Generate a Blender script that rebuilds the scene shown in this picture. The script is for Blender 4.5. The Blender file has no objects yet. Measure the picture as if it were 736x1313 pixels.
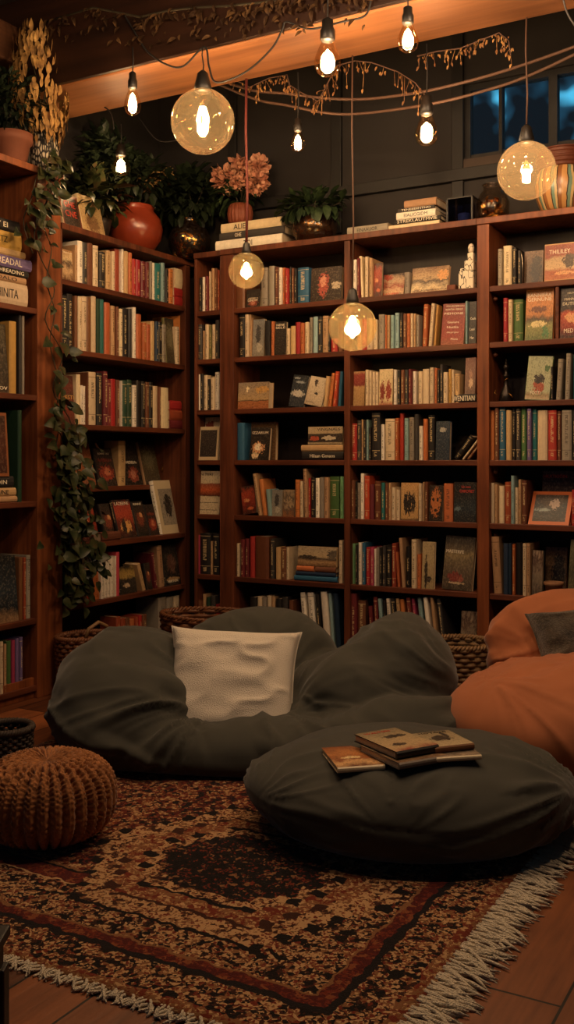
import bpy, bmesh, math, random
import numpy as np
from mathutils import Vector, Matrix, Euler
random.seed(7)
S = bpy.context.scene
COLL = S.collection
# ------------------------------------------------------------------ camera frame
FPX, CX, HY, EYE = 1289.0, 368.0, 590.0, 1.10
RX, RY = 0.8716, 0.4904                      # camera right; forward = (-RY, RX)
YAW = math.atan2(RY, RX)
def w2(X, Z, z): return Vector((RX*X - RY*Z, RY*X + RX*Z, z))      # camera-aligned floor coords -> room
def ray(x, y):
    a = (x-CX)/FPX
    return Vector((RX*a - RY, RY*a + RX, (HY-y)/FPX))
def on_v(x, y, v): r = ray(x, y); return r*(v/r.y) + Vector((0, 0, EYE))
def on_u(x, y, u): r = ray(x, y); return r*(u/r.x) + Vector((0, 0, EYE))
def on_z(x, y, z): r = ray(x, y); return r*((z-EYE)/r.z) + Vector((0, 0, EYE))
VF, UF = 4.536, -3.281                       # front planes of back and left bookcases
# ------------------------------------------------------------------ materials
def lin(h):
    h = h.lstrip('#'); o = []
    for i in (0, 2, 4):
        c = int(h[i:i+2], 16)/255
        o.append(c/12.92 if c <= .04045 else ((c+.055)/1.055)**2.4)
    return (*o, 1)
class NT:
    def __init__(s, name):
        s.m = bpy.data.materials.new(name); s.m.use_nodes = True
        s.t = s.m.node_tree; s.t.nodes.clear()
        s.out = s.n('ShaderNodeOutputMaterial')
    def n(s, ty, **kw):
        nd = s.t.nodes.new(ty)
        for k, v in kw.items(): setattr(nd, k, v)
        return nd
    def l(s, a, b): s.t.links.new(a, b)
    def put(s, sock, v):
        if isinstance(v, bpy.types.NodeSocket): s.l(v, sock)
        else: sock.default_value = v
    def math(s, op, a, b=0.0, c=None):
        nd = s.n('ShaderNodeMath', operation=op)
        s.put(nd.inputs[0], a); s.put(nd.inputs[1], b)
        if c is not None: s.put(nd.inputs[2], c)
        return nd.outputs[0]
    def mix(s, f, a, b, bt='MIX'):
        nd = s.n('ShaderNodeMix', data_type='RGBA', blend_type=bt)
        s.put(nd.inputs[0], f); s.put(nd.inputs[6], a); s.put(nd.inputs[7], b)
        return nd.outputs[2]
    def ramp(s, f, stops, interp='LINEAR'):
        nd = s.n('ShaderNodeValToRGB'); cr = nd.color_ramp; cr.interpolation = interp
        while len(cr.elements) < len(stops): cr.elements.new(.5)
        for e, (p, c) in zip(cr.elements, stops): e.position = p; e.color = c
        s.put(nd.inputs[0], f); return nd.outputs[0]
    def noise(s, vec, scale, detail=3, rough=.5, col=False):
        nd = s.n('ShaderNodeTexNoise'); nd.inputs['Scale'].default_value = scale
        nd.inputs['Detail'].default_value = detail; nd.inputs['Roughness'].default_value = rough
        if vec is not None: s.l(vec, nd.inputs['Vector'])
        return nd.outputs[1 if col else 0]
    def mapping(s, vec, sc=(1, 1, 1), loc=(0, 0, 0), rot=(0, 0, 0)):
        nd = s.n('ShaderNodeMapping'); s.l(vec, nd.inputs[0])
        nd.inputs['Scale'].default_value = sc; s.put(nd.inputs['Location'], loc); nd.inputs['Rotation'].default_value = rot
        return nd.outputs[0]
    def coord(s, k='Object'): return s.n('ShaderNodeTexCoord').outputs[k]
    def sep(s, v):
        nd = s.n('ShaderNodeSeparateXYZ'); s.l(v, nd.inputs[0]); return nd.outputs
    def comb(s, x, y, z):
        nd = s.n('ShaderNodeCombineXYZ')
        for i, v in enumerate((x, y, z)): s.put(nd.inputs[i], v)
        return nd.outputs[0]
    def bump(s, h, strength=.3, dist=.01):
        nd = s.n('ShaderNodeBump'); nd.inputs['Strength'].default_value = strength
        nd.inputs['Distance'].default_value = dist; s.l(h, nd.inputs['Height']); return nd.outputs[0]
    def bsdf(s, col, rough=.6, normal=None, metal=0, spec=.5, sheen=0, trans=None):
        b = s.n('ShaderNodeBsdfPrincipled')
        s.put(b.inputs['Base Color'], col); s.put(b.inputs['Roughness'], rough)
        b.inputs['Metallic'].default_value = metal; b.inputs['Specular IOR Level'].default_value = spec
        if sheen: b.inputs['Sheen Weight'].default_value = sheen; b.inputs['Sheen Roughness'].default_value = .4
        if normal is not None: s.l(normal, b.inputs['Normal'])
        s.l(b.outputs[0], s.out.inputs[0]); return b
def rnd_obj(nt): return nt.n('ShaderNodeObjectInfo').outputs['Random']

def wood(name, c1, c2, scale=1.0, axis='Z', rough=.45):
    nt = NT(name); co = nt.coord('Object')
    r = rnd_obj(nt); off = nt.comb(nt.math('MULTIPLY', r, 13.), nt.math('MULTIPLY', r, 7.), nt.math('MULTIPLY', r, 3.))
    st = {'Z': (22, 22, 1.3), 'X': (1.3, 22, 22), 'Y': (22, 1.3, 22)}[axis]
    v = nt.mapping(co, tuple(q*scale for q in st), off)
    n1 = nt.noise(v, 1.6, 5, .6)
    v2 = nt.mapping(co, (3*scale,)*3, off); n2 = nt.noise(v2, 1.2, 3)
    f = nt.math('ADD', nt.math('MULTIPLY', n1, .75), nt.math('MULTIPLY', n2, .35))
    col = nt.ramp(f, [(.33, c1), (.72, c2)])
    nt.bsdf(col, rough, nt.bump(n1, .25, .004), spec=.35); return nt.m
def plain(name, c, rough=.6, metal=0, spec=.5, var=.25, scale=30, bump=.15, sheen=0):
    nt = NT(name); co = nt.coord('Object'); n = nt.noise(co, scale, 4, .6)
    col = nt.mix(n, tuple(q*(1-var) for q in c[:3])+(1,), tuple(min(1, q*(1+var)) for q in c[:3])+(1,))
    nt.bsdf(col, rough, nt.bump(n, bump, .003) if bump else None, metal, spec, sheen); return nt.m
W_CASE = wood('bookcase_wood', lin('34180d'), lin('74402a'))
W_SHELF = wood('shelf_wood', lin('34180e'), lin('6e3b26'), axis='X')
W_BACK = wood('case_back_wood', lin('1d1613'), lin('2f2420'))
W_TALL = wood('tall_case_wood', lin('4c2312'), lin('96552f'))
W_BEAM = wood('beam_wood', lin('57331f'), lin('a06a42'), .35, 'X', .5)
W_WALL = plain('wall_paint', lin('241f1d'), .75, var=.3, scale=4)
W_TRIM = plain('dark_trim', lin('151211'), .6)
PAGES = None
def mk_pages():
    nt = NT('page_block'); co = nt.coord('Object')
    n = nt.noise(nt.mapping(co, (260, 260, 260)), 1, 2)
    nt.bsdf(nt.mix(n, lin('ad9272'), lin('ddcaac')), .85); return nt.m
PAGES = mk_pages()
PAL = {'cr': ('cream', 'd4bf9e'), 'iv': ('ivory', 'e6dccb'), 'tn': ('tan', 'b8946c'), 'br': ('brown', '6e442c'),
 'dk': ('black', '211d1c'), 'rd': ('red', 'a8322a'), 'mr': ('maroon', '6b2526'), 'or': ('orange', 'c07040'),
 'nv': ('navy', '1f3048'), 'bl': ('blue', '2f5f80'), 'tl': ('teal', '2a6e6c'), 'gn': ('green', '48693a'), 'dg': ('dark green', '26402f'),
 'ol': ('olive', '6d6a40'), 'gy': ('grey', '8f8577'), 'pk': ('pink', 'b0425a'), 'pu': ('purple', '6a5b86'),
 'yl': ('mustard', 'b8904a'), 'lb': ('pale blue', '86a3a4'), 'rs': ('rust', '9a4a2c'), 'lg': ('light green', '6d9a6a'), 'ch': ('charcoal', '3a3634')}
_cov = {}
def cover(code):
    """book cloth: wear noise, plus title strokes and bands printed along the spine (uv set on spine faces only)"""
    if code in _cov: return _cov[code]
    c = lin(PAL[code][1]); nt = NT('cover_'+PAL[code][0].replace(' ', '_'))
    lum = .2126*c[0]+.7152*c[1]+.0722*c[2]
    ink = lin('2a1d16') if lum > .17 else lin('d6bd8c')
    uv = nt.sep(nt.coord('UV')); r = rnd_obj(nt); co = nt.coord('Object')
    wear = nt.noise(co, 45, 4, .65)
    base = nt.mix(wear, tuple(q*.72 for q in c[:3])+(1,), tuple(min(1, q*1.2) for q in c[:3])+(1,))
    hsv = nt.n('ShaderNodeHueSaturation'); nt.put(hsv.inputs['Value'], nt.math('ADD', .8, nt.math('MULTIPLY', r, .4)))
    nt.put(hsv.inputs['Hue'], nt.math('ADD', .488, nt.math('MULTIPLY', r, .024))); nt.l(base, hsv.inputs['Color']); base = hsv.outputs[0]
    r2 = nt.math('FRACT', nt.math('MULTIPLY', r, 17.3)); r3 = nt.math('FRACT', nt.math('MULTIPLY', r, 53.7))
    lv = nt.comb(nt.math('MULTIPLY', uv[0], 2.6), nt.math('ADD', nt.math('MULTIPLY', uv[1], 52.), nt.math('MULTIPLY', r, 400.)), 0.)
    let = nt.math('MULTIPLY', nt.math('GREATER_THAN', nt.noise(lv, 1., 1), .48), nt.math('GREATER_THAN', r2, .3))
    mu = nt.math('LESS_THAN', nt.math('ABSOLUTE', nt.math('SUBTRACT', uv[0], .5)), .17)
    cen = nt.math('ADD', .5, nt.math('MULTIPLY', r2, .2))
    mv = nt.math('LESS_THAN', nt.math('ABSOLUTE', nt.math('SUBTRACT', uv[1], cen)), nt.math('ADD', .14, nt.math('MULTIPLY', r3, .16)))
    txt = nt.math('MULTIPLY', nt.math('MULTIPLY', let, mu), mv)
    small = nt.math('MULTIPLY', nt.math('MULTIPLY', let, mu), nt.math('LESS_THAN', nt.math('ABSOLUTE', nt.math('SUBTRACT', uv[1], .12)), .05))
    b1 = nt.math('LESS_THAN', nt.math('ABSOLUTE', nt.math('SUBTRACT', uv[1], nt.math('ADD', .9, nt.math('MULTIPLY', r3, .05)))), .007)
    b2 = nt.math('LESS_THAN', nt.math('ABSOLUTE', nt.math('SUBTRACT', uv[1], .2)), .006)
    bands = nt.math('MULTIPLY', nt.math('MAXIMUM', b1, b2), nt.math('GREATER_THAN', r2, .45))
    pr = nt.math('MAXIMUM', nt.math('MAXIMUM', txt, small), bands)
    col = nt.mix(nt.math('MULTIPLY', pr, .6), base, ink)
    nt.bsdf(col, nt.math('ADD', .38, nt.math('MULTIPLY', r3, .35)), nt.bump(wear, .1, .002), spec=.4)
    _cov[code] = nt.m; return nt.m
def art(name, stops, blobs=(), warp=.25, sc=4., border=None, seed=0., rough=.35, grain=.25):
    """printed cover picture over the cover's own uv: warped bands, patches, optional plain border"""
    nt = NT('cover_art_'+name); uvv = nt.coord('UV'); uv = nt.sep(uvv)
    off = nt.mapping(uvv, (1, 1, 1), (seed*3.7, seed*1.9, seed))
    n = nt.noise(off, sc, 5, .62); n2 = nt.noise(off, sc*3.1, 4, .6)
    v = nt.math('ADD', uv[1], nt.math('MULTIPLY', nt.math('SUBTRACT', n, .5), warp*2))
    col = nt.ramp(v, [(p, lin(c)) for p, c in stops])
    for (cx, cy, rx, ry, c) in blobs:
        dx = nt.math('DIVIDE', nt.math('SUBTRACT', uv[0], cx), rx); dy = nt.math('DIVIDE', nt.math('SUBTRACT', uv[1], cy), ry)
        d = nt.math('ADD', nt.math('ADD', nt.math('MULTIPLY', dx, dx), nt.math('MULTIPLY', dy, dy)), nt.math('MULTIPLY', nt.math('SUBTRACT', n2, .5), 5.))
        col = nt.mix(nt.math('LESS_THAN', d, 1.), col, lin(c))
    col = nt.mix(nt.math('MULTIPLY', nt.math('GREATER_THAN', n2, .6), grain), col, (.02, .015, .012, 1))
    n4 = nt.noise(off, sc*5.5, 3, .7); col = nt.mix(nt.math('MULTIPLY', nt.math('GREATER_THAN', n4, .55), .18), col, nt.mix(.5, col, (.75, .6, .42, 1)))
    col = nt.mix(nt.math('MULTIPLY', nt.math('LESS_THAN', n4, .44), .35), col, (.03, .022, .018, 1))
    if border:
        e = nt.math('MAXIMUM', nt.math('ABSOLUTE', nt.math('SUBTRACT', uv[0], .5)), nt.math('ABSOLUTE', nt.math('SUBTRACT', uv[1], .5)))
        col = nt.mix(nt.math('GREATER_THAN', e, border[1]), col, lin(border[0]))
    nt.bsdf(col, rough, spec=.45); return nt.m
def ink(name, h, e=0): return plain(name, lin(h), .5, var=.05, bump=0)
INK_L, INK_D, INK_R, INK_Y = ink('ink_cream', 'e8dcc4'), ink('ink_black', '1c1614'), ink('ink_red', 'c23c2c'), ink('ink_gold', 'd8a860')
# ------------------------------------------------------------------ object helpers
def link(o): COLL.objects.link(o); return o
def tag(o, label=None, cat=None, group=None, kind=None):
    if label: o['label'] = label
    if cat: o['category'] = cat
    if group: o['group'] = group
    if kind: o['kind'] = kind
    return o
def thing(name, label, cat, loc=(0, 0, 0), rot=(0, 0, 0), group=None):
    o = link(bpy.data.objects.new(name, None)); o.empty_display_size = .05
    o.location = loc; o.rotation_euler = rot; return tag(o, label, cat, group)
def mesh_obj(name, verts, faces, mats, parent=None, loc=(0, 0, 0), rot=(0, 0, 0), smooth=False, mi=None, uvs=None):
    me = bpy.data.meshes.new(name); me.from_pydata([tuple(v) for v in verts], [], faces); me.update()
    for m in (mats if isinstance(mats, (list, tuple)) else [mats]): me.materials.append(m)
    if mi is not None: me.polygons.foreach_set('material_index', mi)
    if smooth is True: me.polygons.foreach_set('use_smooth', [True]*len(me.polygons))
    if uvs is not None:
        lay = me.uv_layers.new(name='UVMap'); k = 0
        flat = []
        for f in uvs:
            for q in f: flat += [q[0], q[1]]
        lay.data.foreach_set('uv', flat)
    o = link(bpy.data.objects.new(name, me))
    o.location = loc; o.rotation_euler = rot
    if parent is not None: o.parent = parent
    return o
class MB:
    def __init__(s): s.v = []; s.f = []
    def add(s, vs, fs):
        b = len(s.v); s.v += [tuple(q) for q in vs]; s.f += [tuple(i+b for i in f) for f in fs]; return s
    def box(s, x0, x1, y0, y1, z0, z1):
        return s.add([(x0,y0,z0),(x1,y0,z0),(x1,y1,z0),(x0,y1,z0),(x0,y0,z1),(x1,y0,z1),(x1,y1,z1),(x0,y1,z1)],
                     [(0,3,2,1),(4,5,6,7),(0,1,5,4),(1,2,6,5),(2,3,7,6),(3,0,4,7)])
    def tube(s, pts, r, n=8, closed=False, cap=True):
        pts = [Vector(p) for p in pts]; m = len(pts); rs = r if isinstance(r, (list, tuple)) else [r]*m
        vs = []; prev = None
        for i, p in enumerate(pts):
            if closed: t = pts[(i+1) % m]-pts[i-1]
            else: t = pts[min(i+1, m-1)]-pts[max(i-1, 0)]
            t = t.normalized() if t.length > 1e-9 else Vector((0, 0, 1))
            if prev is None:
                a = Vector((0, 0, 1)) if abs(t.z) < .9 else Vector((1, 0, 0)); nrm = t.cross(a).normalized()
            else:
                nrm = prev-t*prev.dot(t); nrm = nrm.normalized() if nrm.length > 1e-6 else t.orthogonal().normalized()
            prev = nrm; bn = t.cross(nrm)
            for k in range(n):
                a = 2*math.pi*k/n; vs.append(p+(nrm*math.cos(a)+bn*math.sin(a))*rs[i])
        fs = []
        for i in range(m if closed else m-1):
            j = (i+1) % m
            for k in range(n): fs.append((i*n+k, i*n+(k+1) % n, j*n+(k+1) % n, j*n+k))
        if cap and not closed: fs += [tuple(range(n-1, -1, -1)), tuple((m-1)*n+k for k in range(n))]
        return s.add(vs, fs)
    def lathe(s, prof, n=32, loc=(0, 0, 0), closed=False):
        vs = []; m = len(prof)
        for (r, z) in prof:
            for k in range(n):
                a = 2*math.pi*k/n; vs.append((loc[0]+r*math.cos(a), loc[1]+r*math.sin(a), loc[2]+z))
        fs = []
        for i in range(m-1):
            for k in range(n): fs.append((i*n+k, i*n+(k+1) % n, (i+1)*n+(k+1) % n, (i+1)*n+k))
        if closed:
            for k in range(n): fs.append(((m-1)*n+k, (m-1)*n+(k+1) % n, (k+1) % n, k))
        else: fs += [tuple(range(n-1, -1, -1)), tuple((m-1)*n+k for k in range(n))]
        return s.add(vs, fs)
    def leaf(s, p, d, up, L, Wd, fold=.25, bend=.25, heart=False):
        p = Vector(p); d = Vector(d).normalized(); side = d.cross(Vector(up))
        side = side.normalized() if side.length > 1e-4 else d.orthogonal().normalized()
        nr = side.cross(d)
        prof = [(0, 0), (.12, .8), (.35, 1.), (.65, .72), (.88, .3)] if heart else [(0, .05), (.2, .7), (.45, 1.), (.75, .65), (.92, .22)]
        vs = []
        for (t, w) in prof:
            c = p+d*(L*t)-nr*(bend*L*t*t); hw = side*(Wd*.5*w); h = nr*(fold*Wd*.5*w)
            vs += [c-hw+h, c, c+hw+h]
        vs.append(p+d*L-nr*(bend*L)); fs = []
        for i in range(4):
            a = i*3; fs += [(a, a+1, a+4, a+3), (a+1, a+2, a+5, a+4)]
        fs += [(12, 13, 15), (13, 14, 15)]
        return s.add(vs, fs)
    def obj(s, name, mat, parent=None, loc=(0, 0, 0), rot=(0, 0, 0), smooth=False):
        return mesh_obj(name, s.v, s.f, mat, parent, loc, rot, smooth)
def bevel(o, w=.003, seg=2):
    m = o.modifiers.new('bevel', 'BEVEL'); m.width = w; m.segments = seg; m.limit_method = 'ANGLE'; return o
TEXTQ = []
def lettering(s, w, h, mat, parent, loc, rot=(math.pi/2, 0, 0), name='lettering'): TEXTQ.append((s, w, h, mat, parent, loc, rot, name))
def flush_text():
    obs = []
    for q in TEXTQ:
        cu = bpy.data.curves.new('t', 'FONT'); cu.body = q[0]; cu.size = .1; cu.align_x = 'CENTER'; cu.align_y = 'CENTER'; cu.resolution_u = 2; cu.extrude = .0005
        obs.append(link(bpy.data.objects.new('t', cu)))
    bpy.context.view_layer.update(); dg = bpy.context.evaluated_depsgraph_get()
    mes = [bpy.data.meshes.new_from_object(o.evaluated_get(dg)) for o in obs]
    for o in obs: cu = o.data; bpy.data.objects.remove(o); bpy.data.curves.remove(cu)
    for q, me in zip(TEXTQ, mes):
        s, w, h, mat, parent, loc, rot, name = q
        n = len(me.vertices)
        if not n: continue
        co = np.empty(n*3); me.vertices.foreach_get('co', co); co = co.reshape(-1, 3)
        mn, mx = co.min(0), co.max(0); c = (mn+mx)/2; d = mx-mn
        co[:, 0] = (co[:, 0]-c[0])*w/max(d[0], 1e-6); co[:, 1] = (co[:, 1]-c[1])*h/max(d[1], 1e-6)
        me.vertices.foreach_set('co', co.ravel()); me.materials.clear(); me.materials.append(mat); me.update()
        o = link(bpy.data.objects.new(name, me)); o.parent = parent; o.location = loc; o.rotation_euler = rot
# ------------------------------------------------------------------ books
def c_profile(T, D, b, rnd):
    """outline of a case binding seen end-on: spine at d=0 across t, boards along d; returns list of (t,d)"""
    r = min(T*.25, .006)*rnd
    return [(0, D), (0, r+.001), (T*.2, r*.25), (T*.5, 0), (T*.8, r*.25), (T, r+.001), (T, D), (T-b, D), (T-b, r+b+.001), (b, r+b+.001), (b, D)]
def book_geo(T, D, L, mode, art_front=False):
    """T thickness, D depth from spine to fore-edge, L height along the spine. mode: s spine out, f face out, h lying flat (spine out)"""
    b = min(.0028, T*.16); pr = c_profile(T, D, b, 1. if mode != 'f' else .4); n = len(pr)
    def mp(t, d, l):
        if mode == 's': return (t-T/2, d, l)
        if mode == 'f': return (d-D/2, t, l)
        return (l-L/2, d, t)
    vs = [mp(t, d, 0) for t, d in pr]+[mp(t, d, L) for t, d in pr]
    fs, uv, mi = [], [], []
    flip = (mode == 'f') or (mode == 'h')
    NO = (-5, -5)
    for i in range(n):
        j = (i+1) % n; f = [i, j, n+j, n+i]
        ti, tj = pr[i][0]/T, pr[j][0]/T; spine = 1 <= i <= 4
        front = (mode == 'f' and i in (0, 1)) or (mode == 'h' and i in (4, 5)); 
        if mode == 'f' and art_front and i == 0:
            q = [(pr[i][1]/D, 0), (pr[j][1]/D, 0), (pr[j][1]/D, 1), (pr[i][1]/D, 1)]; m = 1
        elif mode == 'h' and art_front and i == 5:
            q = [(0, 1-pr[i][1]/D), (0, 1-pr[j][1]/D), (1, 1-pr[j][1]/D), (1, 1-pr[i][1]/D)]; m = 1
        elif spine and mode != 'h': q = [(ti, 0), (tj, 0), (tj, 1), (ti, 1)]; m = 0
        else: q = [NO]*4; m = 0
        fs.append(f); uv.append(q); mi.append(m)
    caps = [(0, 1, 9, 10), (1, 2, 3, 4, 5, 8, 9), (5, 6, 7, 8)]
    for c in caps:
        fs.append(list(reversed(c))); uv.append([NO]*len(c)); mi.append(0)
        fs.append([q+n for q in c]); uv.append([NO]*len(c)); mi.append(0)
    if mode in ('s',): pass
    # make winding outward
    pb, e = MB(), .0025
    t0, t1, d0, d1, l0, l1 = b, T-b, pr[8][1], D-e, e if mode != 's' else .0015, L-e*1.4
    A, B = mp(t0, d0, l0), mp(t1, d1, l1)
    pb.box(min(A[0], B[0]), max(A[0], B[0]), min(A[1], B[1]), max(A[1], B[1]), min(A[2], B[2]), max(A[2], B[2]))
    return vs, fs, uv, mi, pb
BOOKS = {}
def make_book(name, T, D, L, mode, code, loc, rot, artm=None):
    vs, fs, uv, mi, pb = book_geo(T, D, L, mode, artm is not None)
    mats = [cover(code)]+([artm] if artm else [])
    o = mesh_obj(name, vs, fs, mats, None, loc, rot, False, mi, uv)
    bm = bmesh.new(); bm.from_mesh(o.data); bmesh.ops.recalc_face_normals(bm, faces=bm.faces); bm.to_mesh(o.data); bm.free()
    pb.obj('page_block', PAGES, o)
    return o
ORD = ['', 'first', 'second', 'third', 'fourth', 'fifth', 'sixth', 'seventh', 'eighth', 'ninth', 'tenth', 'eleventh', 'twelfth', 'thirteenth', 'fourteenth', 'fifteenth', 'sixteenth', 'seventeenth', 'eighteenth', 'nineteenth', 'twentieth', 'twenty-first', 'twenty-second', 'twenty-third', 'twenty-fourth', 'twenty-fifth', 'twenty-sixth', 'twenty-seventh', 'twenty-eighth']
class Frame:
    """a shelf run: back bookcases face -v, left bookcases face +u"""
    def __init__(s, kind): s.k = kind
    def s_z(s, x, y, d):
        if s.k == 'b': p = on_v(x, y, VF+d); return p.x, p.z
        p = on_u(x, y, UF-d); return p.y, p.z
    def loc(s, a, d, z): return (a, VF+d, z) if s.k == 'b' else (UF-d, a, z)
    @property
    def rz(s): return 0. if s.k == 'b' else math.pi/2
FB, FL = Frame('b'), Frame('l')
ARTS = {}
def row(fr, zb, shelf, spec, smax=None, smin=None):
    items = []; stacks = []; prev = -9e9
    for line in spec.strip().split('\n'):
        line = line.strip()
        if not line: continue
        seg = [q.strip() for q in line.split('|')]
        for one in (seg[0].split(',') if len(seg) == 1 else [seg[0]]):
            tk = one.split(); 
            if not tk: continue
            kv = dict(t.split('=') for t in tk if '=' in t); tk = [t for t in tk if '=' not in t]
            kind = tk[0]; x0, x1, y0 = float(tk[1]), float(tk[2]), float(tk[3])
            d = float(kv.get('d', {'s': .012+random.random()*.022, 'f': .03, 'h': .02}[kind]))
            code = kv.get('c') or (tk[4] if kind != 'h' else tk[5])
            xm = (x0+x1)/2
            a0, _ = fr.s_z(x0, HY, d); a1, _ = fr.s_z(x1, HY, d); _, zt = fr.s_z(xm, y0, d)
            base = zb
            if 'on' in kv:
                for st in stacks:
                    if st[0] < (a0+a1)/2 < st[1]: base = max(base, st[2])
            title = seg[1].split(';') if len(seg) > 1 and seg[1] else []
            desc = seg[2] if len(seg) > 2 else None
            lean = float(kv.get('lean', 0)); z_off = 0
            if kind == 's':
                if not lean:
                    a0 = max(a0, prev+.0006)
                    if a1-a0 < .005: a1 = a0+.005
                    prev = a1
                T, L = (a1-a0), max(.06, zt-base)
                D = min(.2, max(.1, L*.68*random.uniform(.92, 1.1)))
                D = min(D, .255-d)
                ang = 0
                if lean:
                    al, _ = fr.s_z(xm+lean, HY, d); am, _ = fr.s_z(xm, HY, d); ang = math.atan2(al-am, L); z_off = T/2*abs(math.sin(ang)); L = L/math.cos(ang)-T*abs(math.sin(ang))
                    T *= math.cos(ang)
                o = make_book('book', T-.0004, D, L, 's', code, fr.loc((a0+a1)/2, d, base+z_off), (0, 0, 0))
                o.rotation_euler = (Matrix.Rotation(fr.rz, 3, 'Z') @ Matrix.Rotation(ang, 3, 'Y')).to_euler()
                n_h = L
            elif kind == 'f':
                tilt = float(kv.get('tilt', 9))*math.pi/180; T = float(kv.get('t', .022)); Wd = a1-a0
                H = max(.06, (zt-base)/math.cos(tilt)); ang = 0
                if lean:
                    al, _ = fr.s_z(xm+lean, HY, d); am, _ = fr.s_z(xm, HY, d); ang = math.atan2(al-am, H); z_off = Wd/2*abs(math.sin(ang)); H = max(.06, H-Wd*abs(math.sin(ang)))
                A = ARTS.get(tk[4]); code = kv.get('c', A[1] if A else 'dk')
                o = make_book('book', T, Wd, H, 'f', code, fr.loc((a0+a1)/2, d, base+z_off), (0, 0, 0), A[0] if A else None)
                o.rotation_euler = (Matrix.Rotation(fr.rz, 3, 'Z') @ Matrix.Rotation(ang, 3, 'Y') @ Matrix.Rotation(-tilt, 3, 'X')).to_euler()
                for tt in title:
                    p = tt.split('/'); s, cx, cz, w, h = p[0], float(p[1]), float(p[2]), float(p[3]), float(p[4])
                    m = {'l': INK_L, 'd': INK_D, 'r': INK_R, 'y': INK_Y}[p[5] if len(p) > 5 else 'l']
                    lettering(s, Wd*w, H*h, m, o, ((cx-.5)*Wd, -.0004, cz*H))
            else:
                _, zl = fr.s_z(xm, float(tk[4]), d); T = max(.008, zt-zl); L = a1-a0; z0 = zb
                for st in stacks:
                    if st[0] < (a0+a1)/2 < st[1]: z0 = max(z0, st[2])
                D = float(kv.get('D', min(.22, max(.12, L*.72))))
                D = min(D, .26-d) if 'D' not in kv else D
                o = make_book('book', T-.0004, D, L, 'h', code, fr.loc((a0+a1)/2, d, z0+.0004), (0, 0, fr.rz+float(kv.get('yaw', 0))*math.pi/180))
                stacks.append((min(a0, a1), max(a0, a1), z0+T))
                for tt in title:
                    p = tt.split('/'); lettering(p[0], L*float(p[1]), T*float(p[2]), {'l': INK_L, 'd': INK_D, 'r': INK_R}[p[3] if len(p) > 3 else 'l'], o, (0, -.0004, T*.5))
            items.append(((a0+a1)/2, kind, code, T, o, desc, base))
    items.sort(key=lambda q: (q[0]))
    for i, (a, kind, code, T, o, desc, base) in enumerate(items):
        col = PAL[code][0]
        if desc and desc[0] == '*': lab = desc[1:]
        elif desc: lab = f"{desc}, {ORD[i+1]} from left, {shelf}"
        else:
            size = 'slim' if T < .018 else ('thick' if T > .036 else 'medium')
            lab = f"{size} {col} {'upright book' if kind == 's' else 'book face out' if kind == 'f' else 'book lying flat'}, {ORD[i+1]} from left, {shelf}"
        tag(o, lab, 'book', 'books on the '+shelf)
    return items
EXPO = 1.3
OVERHEAD = [(-1.0, 2.75, 2.60, 8, 'bare filament bulb above the picture, leftmost over the rug'), (.25, 2.6, 2.62, 15, 'bare filament bulb above the picture, in the middle over the rug'), (1.1, 2.6, 2.60, 13, 'bare filament bulb above the picture, rightmost over the rug'),
            (-.4, 3.25, 2.74, 12, 'bare filament bulb above the picture, nearest the left bookcase'), (.75, 3.3, 2.76, 13, 'bare filament bulb above the picture, nearest the right bookcase')]
# ================================================================== ROOM
U0, U1, V0, V1, ZC = -3.62, 2.30, -1.30, 4.86, 3.30
WIN_V = V1
wa, wb = on_v(594, 190, V1), on_v(770, 92, V1)
wu0, wu1, wz0, wz1 = wa.x, wb.x, on_v(640, 196, V1).z, on_v(640, 100, V1).z
def struct(o): o['kind'] = 'structure'; return o
# floor: long dark boards
def floor_mat():
    nt = NT('floor_boards'); co = nt.coord('Object'); s = nt.sep(co)
    bx = nt.math('DIVIDE', s[0], .17); ix = nt.math('FLOOR', bx); fx = nt.math('FRACT', bx)
    by = nt.math('ADD', nt.math('DIVIDE', s[1], .82), nt.math('MULTIPLY', ix, .37)); iy = nt.math('FLOOR', by); fy = nt.math('FRACT', by)
    wn = nt.n('ShaderNodeTexWhiteNoise', noise_dimensions='2D'); nt.l(nt.comb(ix, iy, 0.), wn.inputs['Vector']); r = wn.outputs['Value']
    g = nt.noise(nt.mapping(co, (26, 2.2, 1)), 1.3, 5, .6); g2 = nt.noise(co, 3.5, 4)
    f = nt.math('ADD', nt.math('MULTIPLY', g, .4), nt.math('ADD', nt.math('MULTIPLY', r, .42), nt.math('MULTIPLY', g2, .25)))
    col = nt.ramp(f, [(.25, lin('2c180f')), (.5, lin('66381f')), (.8, lin('9c5c35'))])
    jx = nt.math('MINIMUM', fx, nt.math('SUBTRACT', 1., fx)); jy = nt.math('MINIMUM', fy, nt.math('SUBTRACT', 1., fy))
    j = nt.math('MAXIMUM', nt.math('LESS_THAN', jx, .018), nt.math('LESS_THAN', jy, .004))
    col = nt.mix(j, col, lin('0c0705'))
    nt.bsdf(col, .42, nt.bump(nt.math('SUBTRACT', g, nt.math('MULTIPLY', j, 2.)), .35, .004), spec=.45); return nt.m
mb = MB(); mb.box(U0, U1, V0, V1, -.06, 0); struct(mb.obj('floor', floor_mat()))
mb = MB(); mb.box(U0, U1, V0, V1, ZC, ZC+.06); struct(mb.obj('ceiling', plain('ceiling_boards', lin('2a1d16'), .7, scale=5)))
mb = MB(); mb.box(U0-.08, U0, V0, V1+.08, 0, ZC); struct(mb.obj('wall_left', W_WALL))
mb = MB(); mb.box(U1, U1+.08, V0, V1+.08, 0, ZC); struct(mb.obj('wall_right', W_WALL))
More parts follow.
